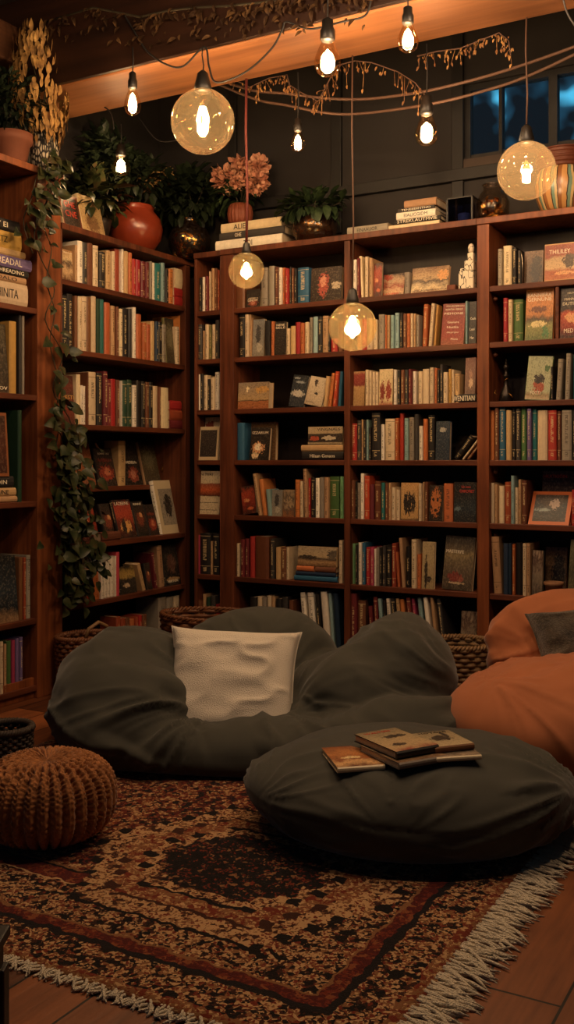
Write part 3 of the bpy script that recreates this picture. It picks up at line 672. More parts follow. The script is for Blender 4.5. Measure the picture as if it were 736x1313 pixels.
row(FB, ZS[3], 'fourth shelf '+M1, '''
s 303.5 312.5 542 bl
f 319 353 541 tanframe tilt=3 t=.025 d=.10 ||*tan frame-like cover standing behind black cover, fourth shelf, middle bookcase's left bay
f 319 344 548 glow tilt=8 t=.025 d=.02 |IZZARUM/.5/.84/.8/.08|*black cover with glowing white shapes, fourth shelf, middle bookcase's left bay
h 387 440 580 591 dk |Hilaan Genaos/.6/.4|*black book at bottom of flat stack, fourth shelf, middle bookcase's left bay
h 386 440 571.5 580 tn ||*tan book lying in middle of flat stack, fourth shelf, middle bookcase's left bay
f 394 439 547 vign on=1 tilt=3 t=.05 |VINGNALS/.6/.85/.65/.16/d|*tan cover reading VINGNALS standing on flat stack
''')
row(FB, ZS[4], 'fifth shelf '+M1, '''
f 311 329 621 redfire tilt=6 lean=-6 ||red fiery cover leaning left
s 331 335 607 tn lean=-8
s 337 342 614 or lean=-6
s 343 348 627 lb lean=-3
f 347 361 628 greybirds tilt=5 t=.02 ||grey cover with dark bird shapes
f 362 377 628 mosaic tilt=5 t=.02 ||busy brown and cream picture cover
s 378 383 615 or, s 384 388 617 cr
s 390 394 601 tn lean=-2
s 395 398 613 rd, s 398.5 403 612 dk, s 404 409 613 iv, s 409.5 414.5 612 gy, s 415 420.5 612 tn, s 422 434.5 611 gn, s 435.5 440 611 lg
''')
row(FB, ZS[5], 'sixth shelf '+M1, '''
s 303 306.5 697 cr, s 308 312.5 692 mr, s 313 318.5 691 mr, s 320 326 688 rd, s 327 344 688 br, s 346 351 691 ch, s 353 359 702 tn, s 359.5 366 702 br, s 366.5 370 702 cr
h 377 432 741 748 bl D=.2 ||*blue book at bottom of flat stack, sixth shelf, middle bookcase's left bay
h 379 430 736 741 nv D=.18 ||*thin navy book lying in flat stack, sixth shelf, middle bookcase's left bay
h 380 402 729 736 or D=.12 ||*orange book lying on navy book, sixth shelf, middle bookcase's left bay
h 404 430 729 736 br D=.12 ||*brown book lying on navy book, sixth shelf, middle bookcase's left bay
f 381 431 701 landscape on=1 tilt=4 t=.02 ||*cream landscape picture cover standing on stacked flat books
s 434 438.5 693 cr
''')
row(FB, ZS[6], 'bottom shelf '+M1, '''
s 320 328 766 dk, s 329 335 765 cr, s 335.5 341 766 gy, s 342 347 764 cr, s 347.5 352 765 tn, s 353 360 768 dk, s 361 368 766 ch, s 370 375 770 br
s 390 396 760 iv lean=-6, s 399 407 760 iv lean=-6
s 408.5 413 762 dk lean=-5
s 416 424 759 iv lean=-6
s 425.5 429 761 lb lean=-5
s 431 437 761 nv lean=-5
''')
M2 = "of middle bookcase's right bay"
row(FB, ZS[0], 'top shelf '+M2, '''
s 452 457 333 iv, s 457.5 460.5 331 mr, s 463 466 328 cr lean=-3
s 467.5 471.5 329 cr lean=-1, s 473 477 331 tn
f 478 489 337 redfire tilt=4 t=.02 ||red flowery cover edge facing out
f 486 517 350 redscape d=.06 tilt=14 t=.02 |LE ADIVENTI/.45/.12/.7/.1/r|low red and cream landscape cover
s 518 524.5 349 gy
f 526 574 341 sepia d=.03 tilt=12 t=.02 |NOL ADIENA ENONI/.5/.1/.9/.06/d|wide sepia picture cover leaning back
'''.replace('s 457.5 460.5 331 mr, s 463 466 328 cr lean=-3', 's 457.5 460.5 331 mr\ns 463 466 328 cr lean=-3').replace('s 467.5 471.5 329 cr lean=-1, s', 's 467.5 471.5 329 cr, s'))
row(FB, ZS[1], 'second shelf '+M2, '''
s 451 457 410 dk, s 457.5 463 408 tn, s 463.5 469 409 rd, s 469.5 477 408 cr, s 478 483.5 410 cr, s 485 492 403 gy, s 492.5 495.5 404 or, s 496 499.5 404 tn, s 500.5 504.5 404 lb, s 505 511 401 lb, s 512 516 401 dk, s 516.5 521 402 br, s 521.5 525 402 or, s 525.5 529 402 cr, s 530 533 402 tn, s 533.5 537 404 gy
s 541 546.5 390 rs lean=2
s 549 553 389 cr lean=4
s 555.5 558.5 391 yl lean=4
f 564 594 388 maroontext tilt=6 t=.025 lean=2 |FOURMERON/.55/.94/.75/.035;ALENTIA VERGO/.5/.86/.75/.04;PIEMONE/.5/.76/.8/.05;Gionare/.5/.55/.5/.05;Natilia/.5/.43/.5/.05;deyrpu/.5/.3/.5/.05;Pinve/.6/.14/.3/.05|*maroon cover covered with cream lettering, middle bookcase's right bay
s 596.5 599 386 lb
f 600 610 386 scribble tilt=4 t=.02 |Cosfe/.6/.6/.7/.06;Lusi/.5/.35/.6/.06;Mar/.5/.15/.5/.06|black cover with white handwriting
''')
row(FB, ZS[2], 'third shelf '+M2, '''
f 452 467 476 tanred tilt=4 t=.02 ||tan cover with red band
s 468 472 474 cr, s 472.5 476 475 cr, s 477 480.5 477 cr, s 481 484.5 477 cr
f 485 503 473 redpeople tilt=3 t=.03 ||cream cover with two red figures
s 504.5 508 474 iv, s 508.5 513 475 dk, s 513.5 518 474 br, s 518.5 523 474 ch, s 523.5 527 473 mr, s 528 533 476 iv, s 536 541 476 cr, s 541.5 549.5 473 cr, s 550.5 555.5 471 cr, s 556 560 472 or, s 560.5 563.5 474 dk, s 564 567.5 467 ch, s 568 573.5 477 cr, s 575 578.5 473 yl, s 579 582 474 cr, s 582.5 589 479 tn
h 579 610 504 515 dk D=.12 |WENITIAN/.9/.6|*black book with white lettering lying at right end, third shelf, middle bookcase
f 595 609 458 portraits on=1 tilt=6 t=.02 ||*maroon cover with two portraits standing on black lettered book
''')
row(FB, ZS[3], 'fourth shelf '+M2, '''
s 449.5 457 543 rd, s 457.5 462.5 539 ch, s 463 465.5 538 tn, s 466 469 539 dk, s 469.5 472 538 lb, s 473 475.5 548 dk, s 476 486.5 529 dk, s 488 492.5 544 iv, s 493.5 505.5 537 cr, s 506 510.5 536 rs, s 511 517 530 rd, s 518 523 536 lb, s 524 530.5 535 gy, s 531 536 531 ch, s 537 541.5 546 iv, s 542 547.5 537 or, s 548 556.5 532 dk
f 557.5 576 540 navyframe tilt=4 t=.03 ||navy cover with pale rectangular outline
s 581 588 558 dk lean=23 
s 592 595 564 cr lean=20
s 598 602 566 br lean=19
''')
row(FB, ZS[4], 'fifth shelf '+M2, '''
s 450 454 616 br, s 454.5 457.5 617 dk, s 458 461.5 619 gy, s 462 466 607 iv, s 466.5 473 610 rd, s 473.5 479 621 mr, s 480 487 617 br, s 488 493 619 tl, s 493.5 497.5 619 br, s 498 501 619 tn, s 501.5 506.5 625 cr, s 507 512 628 cr
f 513 536 619 threefig tilt=3 t=.025 ||tan cover with three black figures
s 536.5 540 620 cr, s 540.5 544 618 tn, s 544.5 548 618 br
f 549 567 622 mask tilt=4 t=.025 ||black cover with orange mask-like face
s 568.5 580 620 or
f 581 610 618 bluedark tilt=3 t=.03 |Un ono/.55/.88/.4/.06/r;ORRONET/.6/.77/.65/.07/r|dark blue-black cover with red lettering
''')
row(FB, ZS[5], 'sixth shelf '+M2, '''
s 449 455 697 lg, s 455.5 458 699 dk, s 458.5 463 696 iv, s 463.5 468 696 bl, s 469 474 702 rd, s 474.5 479 702 pk, s 479.5 482 704 iv, s 482.5 485.5 702 gy, s 486 489.5 702 dk, s 490 494 700 ch, s 495 501 702 dk, s 502 507 697 rs
s 509.5 512.5 708 or lean=-3
s 515 519 690 tn lean=-4
s 520 526 701 dk, s 527 533 692 cr, s 533.5 539 711 or
f 540 556 695 figure2 tilt=4 t=.02 ||tan cover with dark slender figure
f 566 604 687 castle tilt=7 t=.03 lean=3 |MASTE/.25/.71/.38/.06;RFE/.56/.71/.2/.06|*large grey-brown castle cover reading MASTERFE, middle bookcase's right bay
''')
row(FB, ZS[6], 'bottom shelf '+M2, '''
s 449 456.5 761 mr
s 457.5 468 770 br
s 475.5 480 778 mr lean=-4
s 482 487 766 mr lean=-4
s 489 493 768 lb lean=-5
s 495 499 770 dk lean=-5
s 500.5 504.5 768 iv lean=-6
s 506.5 511 768 dk lean=-6
s 513 517 768 tn lean=-6
s 519 524 769 or lean=-7
s 527 532 767 mr lean=-7
s 535 539 768 pk lean=-8
s 542.5 547.5 767 lb lean=-8
s 551 556 767 iv lean=-9
s 560 564 767 tn lean=-9
s 569 574 768 ch lean=-10
f 588 609 785 comic tilt=8 t=.02 ||*picture magazine at right end, bottom shelf, middle bookcase's right bay
''')
R3 = 'of right bookcase'
row(FB, ZS[0], 'top shelf '+R3, '''
s 638 643.5 319 gy, s 645 655.5 315 cr, s 656.5 662 317 dk, s 662.5 668 321 ch
f 671 696 321 tanshade tilt=5 d=.05 ||*tan cover with black shadowy shape, top shelf of right bookcase
f 697 742 311 thriller tilt=4 t=.03 d=.015 |THILILEY/.45/.78/.6/.11|*large orange cover reading THILILEY, top shelf of right bookcase
s 748 755 322 rd, s 756 762 320 cr
''')
row(FB, ZS[1], 'second shelf '+R3, '''
s 645 650.5 382 rd, s 651.5 656.5 384 cr, s 657.5 670 384 gn
f 672 708 368 bannier tilt=5 t=.03 d=.03 lean=1 |BANNIERA/.5/.86/.85/.07;GERNUNE/.5/.78/.85/.07|*orange cover reading BANNIERA GERNUNE, second shelf of right bookcase
f 717 757 368 redworld tilt=4 t=.03 d=.02 |NELTOREN/.45/.9/.4/.03;MANNE LONE/.5/.78/.7/.05;DUTIRMINE/.5/.69/.8/.06;MED/.3/.15/.3/.08|*black and red cover with cream lettering, second shelf of right bookcase
''')
row(FB, ZS[2], 'third shelf '+R3, '''
f 672 704 455 greenfig tilt=6 t=.02 lean=4 |FOTTI/.42/.16/.4/.08|*pale green cover with red-cloaked figure, third shelf of right bookcase
s 706 709 470 dk
s 712.5 719 460 gy lean=3
s 724 730 453 gy lean=2
s 735 741 455 tl, s 742 750 458 dk, s 751 757 460 cr
''')
row(FB, ZS[3], 'fourth shelf '+R3, '''
s 628 633.5 526 or, s 634 639 521 br, s 639.5 647.5 522 bl, s 648.5 655 526 tn, s 655.5 660.5 523 dk, s 661 667 524 ch, s 667.5 674.5 522 gn, s 675.5 680.5 524 pu, s 681.5 688 524 tl, s 689 701.5 526 cr, s 702.5 713 526 rd, s 713.5 719 527 br, s 720 732.5 526 gy, s 733.5 739.5 526 dk, s 740.5 748 524 rs, s 749 757 527 tn
''')
row(FB, ZS[4], 'fifth shelf '+R3, '''
s 629 633.5 619 cr, s 634 637.5 621 tn, s 638 646 623 cr, s 647 654.5 618 rs, s 655 659 610 lb, s 659.5 664 625 cr, s 664.5 668 615 tn, s 668.5 675 616 br
f 694 744 604 brownred tilt=3 t=.03 d=.13 |HKXTIODIN/.35/.9/.6/.06/r|*dark brown cover with red lettering, standing behind orange picture box, right bookcase
f 676 729 631 darkpicture tilt=32 t=.04 d=.03 ||*orange-bordered dark picture cover tilted back, fifth shelf of right bookcase
s 733 737 628 rd, s 738 744 625 iv
''')
row(FB, ZS[5], 'sixth shelf '+R3, '''
s 633 643 688 tn lean=-4
s 645 651.5 697 nv, s 652 655.5 697 nv, s 656.5 660 698 rs, s 661 668.5 696 dk, s 670 674.5 697 cr, s 675 679.5 697 tn
f 681 695 706 comic tilt=4 t=.03 ||dark busy picture cover
f 698 726 702 tanshade d=.14 tilt=4 ||*dark brown cover standing behind terracotta cup, sixth shelf of right bookcase
f 727 752 692 oliveface tilt=5 lean=3 d=.03 ||olive textured cover
''')
# divider board between the two covers on the right bookcase's second shelf
# ================================================================== SOFT THINGS (grown from a distance field, then folded)
_rs = np.random.RandomState(3); _tab = _rs.rand(64, 64, 64)
def vnoise(p):
    i = np.floor(p).astype(int); f = p-i; f = f*f*(3-2*f); r = 0
    for dx in (0, 1):
        for dy in (0, 1):
            for dz in (0, 1):
                w = (f[..., 0] if dx else 1-f[..., 0])*(f[..., 1] if dy else 1-f[..., 1])*(f[..., 2] if dz else 1-f[..., 2])
                r = r+w*_tab[(i[..., 0]+dx) % 64, (i[..., 1]+dy) % 64, (i[..., 2]+dz) % 64]
    return r
def ridge(n, k=2.2): return np.clip(1-np.abs(2*n-1)*k, 0, 1)**1.3
def ell(p, c, r):
    q = (p-np.array(c))/np.array(r); k0 = np.sqrt((q**2).sum(-1)); k1 = np.sqrt(((q/np.array(r))**2).sum(-1))+1e-9
    return k0*(k0-1)/k1
def smin(a, b, k): h = np.clip(.5+.5*(b-a)/k, 0, 1); return b*(1-h)+a*h-k*h*(1-h)
def smax(a, b, k): return -smin(-a, -b, k)
def surface_nets(F, o, h):
    n = np.array(F.shape)-1; Sg = F < 0
    cs = [(i, j, k) for i in (0, 1) for j in (0, 1) for k in (0, 1)]
    sl = lambda A, c: A[c[0]:c[0]+n[0], c[1]:c[1]+n[1], c[2]:c[2]+n[2]]
    cnt = np.zeros(n); acc = np.zeros((*n, 3))
    for a in cs:
        for ax in range(3):
            if a[ax]: continue
            b = list(a); b[ax] = 1; Fa, Fb = sl(F, a), sl(F, b); m = sl(Sg, a) != sl(Sg, b)
            t = np.where(m, Fa/np.where(m, Fa-Fb, 1), 0)
            for q in range(3): acc[..., q] += np.where(m, a[q]+(t if q == ax else 0), 0)
            cnt += m
    M = cnt > 0; idx = -np.ones(n, int); idx[M] = np.arange(M.sum())
    V = (np.argwhere(M)+acc[M]/cnt[M][:, None])*h+o; Q = []
    for ax in range(3):
        b, c = [(1, 2), (2, 0), (0, 1)][ax]
        lo = [slice(1, n[q]) for q in range(3)]; lo[ax] = slice(0, n[ax]); hi = list(lo); hi[ax] = slice(1, n[ax]+1)
        e = Sg[tuple(lo)] != Sg[tuple(hi)]; P = np.argwhere(e); off = np.array([1, 1, 1]); off[ax] = 0; P = P+off
        s = Sg[tuple(P.T)]
        def at(db, dc):
            R = P.copy(); R[:, b] += db; R[:, c] += dc; return idx[tuple(R.T)]
        q = np.stack([at(-1, -1), at(0, -1), at(0, 0), at(-1, 0)], 1); q[~s] = q[~s][:, ::-1]; Q.append(q)
    return V, np.concatenate(Q)
def vnormals(V, Q):
    fn = np.cross(V[Q[:, 2]]-V[Q[:, 0]], V[Q[:, 3]]-V[Q[:, 1]]); N = np.zeros_like(V)
    for k in range(4): np.add.at(N, Q[:, k], fn)
    return N/(np.linalg.norm(N, axis=1)[:, None]+1e-12)
def relax(V, Q, it, w=.5):
    E = np.concatenate([Q[:, [0, 1]], Q[:, [1, 2]], Q[:, [2, 3]], Q[:, [3, 0]]])
    deg = np.bincount(E.ravel(), minlength=len(V)).astype(float)
    for _ in range(it):
        A = np.zeros_like(V); np.add.at(A, E[:, 0], V[E[:, 1]]); np.add.at(A, E[:, 1], V[E[:, 0]])
        V = V*(1-w)+w*A/deg[:, None]
    return V
def soft(name, sdf, lo, hi, h, folds, mat, parent, smooth=3):
    """sdf, folds in camera-aligned floor coords (X right, Z away, z up)"""
    ax = [np.arange(l, u+h, h) for l, u in zip(lo, hi)]; P = np.stack(np.meshgrid(*ax, indexing='ij'), -1)
    V, Q = surface_nets(sdf(P), np.array(lo), h); V = relax(V, Q, smooth); N = vnormals(V, Q)
    V = V+N*(folds(V, N)*np.clip((V[:, 2]-.015)/.05, 0, 1))[:, None]; V = relax(V, Q, 1, .3)
    V[:, 2] = np.maximum(V[:, 2], .0)
    return V, Q
def fabric(name, c, sheen=.25, weave=900, rough=.85, var=.14):
    nt = NT(name); co = nt.coord('Object'); n = nt.noise(co, 6, 3); n2 = nt.noise(co, weave, 2)
    col = nt.mix(n, tuple(q*(1-var) for q in c[:3])+(1,), tuple(q*(1+var) for q in c[:3])+(1,))
    nt.bsdf(col, rough, nt.bump(n2, .18, .002), spec=.25, sheen=sheen); return nt.m
F_DARK = fabric('charcoal_canvas', lin('403f38'))
F_ORANGE = fabric('rust_orange_canvas', lin('a56340'))
GZ = .012                                    # height of the rug pile the soft things stand on
def fan(V, p, freq, rad, amp, seed, rscale=2.):
    """folds running out of a pinch point p (X,Z,z)"""
    d = V-np.array(p); r = np.sqrt((d**2).sum(1)); th = np.arctan2(d[:, 2]+.15*d[:, 1], d[:, 0]); ph = np.arctan2(d[:, 1], np.abs(d[:, 0])+.05)
    n = vnoise(np.stack([th*freq+seed, r*rscale+seed*2, ph*freq*.45+seed], 1))
    return amp*(ridge(n)-.25)*np.exp(-(r/rad)**2)*np.clip((r-.03)/.14, 0, 1)
def low(V, s, amp, seed): return amp*(vnoise(V*s+seed)-.5)
def put_soft(name, label, cat, V, Q, mat, extra=None, org=None):
    c = V.mean(0) if org is None else np.array(org); base = np.array([c[0], c[1], 0.])
    W = V-base
    root = mesh_obj(name, W, Q.tolist(), mat, None, w2(base[0], base[1], GZ), (0, 0, YAW), True)
    return tag(root, label, cat)
# --- big charcoal beanbag sofa
def sofa_sdf(p):
    L = ell(p, (-.60, 3.93, .18), (.31, .36, .245))
    L = smin(L, ell(p, (-.60, 3.74, .14), (.26, .28, .20)), .08)
    B = ell(p, (-.125, 4.30, .205), (.36, .25, .25))
    R = smin(ell(p, (.455, 3.98, .225), (.21, .29, .255)), ell(p, (.26, 3.93, .16), (.26, .30, .20)), .07)
    X = p[..., 0]; t = np.clip((X+.62)/1.2, 0, 1)
    zc = 3.635-.11*np.sin(np.pi*np.clip((X+.75)/1.5, 0, 1)); uu = np.clip((X+.13)/.52, -1, 1)**2
    roll = np.sqrt(((p[..., 1]-zc)/1.2)**2+((p[..., 2]-.06-.05*uu)/.85)**2+np.maximum(np.abs(X+.05)-.56, 0)**2)-(.118+.03*uu)
    base = ell(p, (-.08, 3.98, .07), (.70, .46, .15))
    d = smin(base, roll, .07); d = smin(d, L, .06); d = smin(d, B, .03); d = smin(d, R, .05)
    return smax(d, -(p[..., 2]-.0), .03)
def side_fan(V, p, freq, rad, amp, seed, sx, curl=1.6):
    """curved folds sweeping out of a pinch to one side only"""
    d = V-np.array(p); r = np.sqrt((d**2).sum(1)); th = np.arctan2(d[:, 2]+.2*d[:, 1], d[:, 0]*sx)+curl*r
    n = vnoise(np.stack([th*freq+seed, r*2.6+seed*2, d[:, 1]*1.5+seed], 1)); n2 = vnoise(np.stack([th*freq*2.3+seed, r*4+seed, d[:, 1]*2+seed], 1))
    w = np.exp(-(r/rad)**2)*np.clip((r-.05)/.16, 0, 1)*np.clip(d[:, 0]*sx/.12+.4, 0, 1)
    return amp*w*((ridge(n, 2.6)-.2)+.45*(ridge(n2, 2.6)-.2))
def sofa_folds(V, N):
    f = side_fan(V, (-.30, 3.74, .15), 3.6, .62, .040, 3.1, -1)+side_fan(V, (.02, 3.84, .13), 3.6, .50, .032, 7.7, 1)
    f += side_fan(V, (.70, 3.80, .24), 4., .36, .024, 5.2, -1, -1.2)
    f += fan(V, (-.10, 4.05, .16), 5., .34, .018, 9.4)*(V[:, 1] > 4.05)
    q = np.stack([V[:, 0]*3.4+V[:, 2]*7., V[:, 1]*1.5, V[:, 2]*2.-V[:, 0]*1.2], 1)
    f += .030*(ridge(vnoise(q*1.5+4.), 2.6)-.2)*(V[:, 1] < 3.72)*np.clip((.24-V[:, 2])/.1, 0, 1)*np.clip((V[:, 2]-.03)/.05, 0, 1)
    q2 = np.stack([V[:, 0]*2.4, V[:, 1]*2.4, V[:, 2]*9.+V[:, 0]*3], 1); f += .012*(ridge(vnoise(q2+11))-.25)*(np.abs(V[:, 0]+.1) > .35)
    return f+low(V, 7., .024, 2.)+low(V, 16., .006, 5.)
V, Q = soft('s', sofa_sdf, (-1.06, 3.28, -.04), (.78, 4.62, .56), .0105, sofa_folds, F_DARK, None)
put_soft('beanbag_sofa', 'large charcoal beanbag sofa with three puffed lobes holding a cream cushion', 'beanbag', V, Q, F_DARK)
# --- round charcoal ottoman
OC = (.362, 3.01)
def ott_sdf(p):
    d = ell(p, (OC[0], OC[1], .12), (.485, .40, .165)); d = smin(d, ell(p, (OC[0]+.03, OC[1]-.02, .10), (.45, .385, .15)), .05)
    d = smax(d, p[..., 2]-.262-.035*np.cos((p[..., 0]-OC[0])*3.4)*np.cos((p[..., 1]-OC[1])*2.6)+.02, .09)
    return smax(d, -p[..., 2], .035)
def ott_folds(V, N):
    f = fan(V, (.84, 2.84, .17), 6., .40, .022, 1.3, 3.)+fan(V, (-.10, 2.90, .12), 5., .26, .014, 6.3)+fan(V, (.28, 2.60, .10), 5., .24, .014, 8.9)
    seam = np.exp(-((V[:, 2]-.12-.01*np.sin(V[:, 0]*9))/.006)**2)
    return f-.004*seam+low(V, 6., .02, 8.)+low(V, 15., .005, 1.)
V, Q = soft('o', ott_sdf, (-.20, 2.34, -.04), (.92, 3.42, .36), .009, ott_folds, F_DARK, None)
OV = V.copy()
put_soft('beanbag_ottoman', 'round flat charcoal beanbag ottoman on the rug with paperbacks lying on it', 'ottoman', V, Q, F_DARK)
# --- orange beanbag chair
def or_sdf(p):
    s = smin(ell(p, (1.03, 3.58, .16), (.47, .42, .22)), ell(p, (1.18, 3.62, .16), (.45, .44, .22)), .06)
    b = smin(ell(p, (1.12, 4.06, .31), (.30, .20, .24)), ell(p, (1.26, 4.08, .32), (.32, .20, .22)), .06)
    b = smin(b, ell(p, (1.15, 4.05, .16), (.36, .24, .22)), .06)
    return smax(smin(s, b, .025), -p[..., 2], .035)
def or_folds(V, N):
    f = side_fan(V, (.70, 3.83, .25), 3., .55, .036, 2.2, 1, .8)+side_fan(V, (1.02, 3.86, .31), 3., .34, .016, 4.1, -1, .5)
    q2 = np.stack([V[:, 0]*2.6, V[:, 1]*2.4, V[:, 2]*10.-V[:, 0]*4], 1); f += .020*(ridge(vnoise(q2+3))-.25)*(V[:, 1] > 3.86)
    return f+low(V, 7., .022, 4.)+low(V, 16., .006, 9.)
V, Q = soft('r', or_sdf, (.48, 3.10, -.04), (1.76, 4.36, .64), .0115, or_folds, F_ORANGE, None)
put_soft('beanbag_chair', 'rust-orange beanbag chair with upright back at right edge', 'beanbag', V, Q, F_ORANGE)
# --- cushions
def cushion(name, label, w, h, t, mat, loc, rot, seed, crease=.013, corner=.10):
    n = 56; g = np.linspace(-1, 1, n); A, B = np.meshgrid(g, g, indexing='ij'); vs = []; 
    pr = np.sqrt(np.clip((1-A**4)*(1-B**4), 0, 1))**.8
    pin = lambda a, b: 1-corner*(1-np.abs(b)**3)*np.abs(a)**2
    X = A*w/2*pin(A, B); Y = B*h/2*pin(B, A); P = []
    for s in (1, -1):
        q = np.stack([A*1.6+seed, B*3.2+s*2+seed, 0*A+seed], -1); wr = crease*(ridge(vnoise(q*1.3), 1.8)-.3)*pr+.016*(vnoise(q*.8+7)-.5)*pr
        P.append(np.stack([X, Y, s*(t/2*pr+wr*(1 if s == 1 else .4))], -1))
    V = np.concatenate([P[0].reshape(-1, 3), P[1].reshape(-1, 3)]); F = []
    for i in range(n-1):
        for j in range(n-1):
            a = i*n+j; F.append((a, a+n, a+n+1, a+1)); F.append((n*n+a, n*n+a+1, n*n+a+n+1, n*n+a+n))
    o = mesh_obj(name, V, F, mat, None, loc, rot, True); bm = bmesh.new(); bm.from_mesh(o.data); bmesh.ops.remove_doubles(bm, verts=bm.verts, dist=.0004); bm.to_mesh(o.data); bm.free()
    rim = [(X[i, 0], Y[i, 0], 0) for i in range(n)]+[(X[-1, j], Y[-1, j], 0) for j in range(1, n)]+[(X[i, -1], Y[i, -1], 0) for i in range(n-2, -1, -1)]+[(X[0, j], Y[0, j], 0) for j in range(n-2, 0, -1)]
    mb = MB(); mb.tube(rim, .0035, 6, closed=True); mb.obj('piping', mat, o, smooth=True)
    return tag(o, label, 'cushion')
def boucle(name, c, sc=320, st=.55):
    nt = NT(name); co = nt.coord('Object'); vo = nt.n('ShaderNodeTexVoronoi'); vo.inputs['Scale'].default_value = sc; nt.l(co, vo.inputs['Vector'])
    n = nt.noise(co, 9, 3); col = nt.mix(n, tuple(q*.82 for q in c[:3])+(1,), c)
    nt.bsdf(col, .95, nt.bump(vo.outputs['Distance'], st, .006), spec=.15, sheen=.3); return nt.m
def cam_rot(tilt, roll, yaw=0): return (Matrix.Rotation(YAW+yaw, 3, 'Z') @ Matrix.Rotation(math.pi/2-tilt, 3, 'X') @ Matrix.Rotation(roll, 3, 'Z')).to_euler()
cushion('cushion', 'cream fleecy square cushion leaning in the charcoal beanbag sofa', .50, .45, .21, boucle('cream_boucle', lin('eaddca')), w2(-.205, 3.75, .255), cam_rot(math.radians(30), math.radians(-3)), 3.3)
def fur(name):
    nt = NT(name); co = nt.coord('Object'); n = nt.noise(nt.mapping(co, (40, 40, 40)), 3, 5, .7); n2 = nt.noise(co, 14, 3)
    f = nt.math('ADD', nt.math('MULTIPLY', n, .6), nt.math('MULTIPLY', n2, .5)); col = nt.ramp(f, [(.4, lin('2a2420')), (.75, lin('6e6152'))])
    nt.bsdf(col, .95, nt.bump(n, .9, .01), spec=.1, sheen=.4); return nt.m
cushion('cushion', 'dark grey-brown furry cushion lying against the orange beanbag', .37, .36, .13, fur('dark_fur'), w2(1.125, 3.79, .385), cam_rot(math.radians(38), math.radians(9), -.1), 8.1)
# --- knitted pouf
def knit_mat():
    nt = NT('rust_knit'); co = nt.coord('Object'); n = nt.noise(nt.mapping(co, (1, 1, 1)), 60, 4, .7); n2 = nt.noise(co, 9, 3)
    col = nt.ramp(nt.math('ADD', nt.math('MULTIPLY', n, .6), nt.math('MULTIPLY', n2, .4)), [(.3, lin('54301c')), (.7, lin('bd7d4c'))])
    nt.bsdf(col, .9, nt.bump(n, .5, .004), spec=.15, sheen=.2); return nt.m
nl, na = 100, 416; th = np.linspace(0.0, math.pi, nl); ph = np.linspace(0, 2*math.pi, na, endpoint=False); T, Pp = np.meshgrid(th, ph, indexing='ij')
K = 32; u = Pp*K/(2*math.pi); col_i = np.floor(u); fu = u-col_i; arc = T*15
s2 = np.sign(np.sin(T))*np.abs(np.sin(T))**.8; c2 = np.sign(np.cos(T))*np.abs(np.cos(T))**.75
wob = .35*np.sin(arc*2.3+col_i*2.1+2*np.sin(col_i*5.3+arc*.7))*np.clip(1.2-np.abs(T-.4)*1.4, 0, 1)
br = np.maximum(np.cos(2*math.pi*(fu-.5+.17*np.sin(arc*2+col_i)+wob*.5)), np.cos(2*math.pi*(fu-.5-.17*np.sin(arc*2+col_i)+wob*.5)))
strand = .5+.5*np.sin(arc*4+np.abs(fu-.5)*14+col_i*1.3)
disp = (.010*np.clip(br, -.6, 1)+.004*strand*np.clip(br, 0, 1))*np.clip(np.sin(T)*2.2, .15, 1)
disp = disp-.010*np.exp(-(T/.22)**2)
r = 1.; Xp = (.188*s2+disp*s2)*np.cos(Pp); Yp = (.188*s2+disp*s2)*np.sin(Pp); Zp = .118+(.113*c2)+disp*c2
Zp = np.maximum(Zp, .004)
V = np.stack([Xp, Yp, Zp], -1).reshape(-1, 3); F = []
for i in range(nl-1):
    for j in range(na): F.append((i*na+j, (i+1)*na+j, (i+1)*na+(j+1) % na, i*na+(j+1) % na))
pf = on_z(60, 1063, 0.)
tag(mesh_obj('knitted_pouf', V, F, knit_mat(), None, w2(-.693, 2.905, GZ), (0, 0, 0), True), 'round rust-brown chunky knitted pouf on the rug at left', 'pouf')
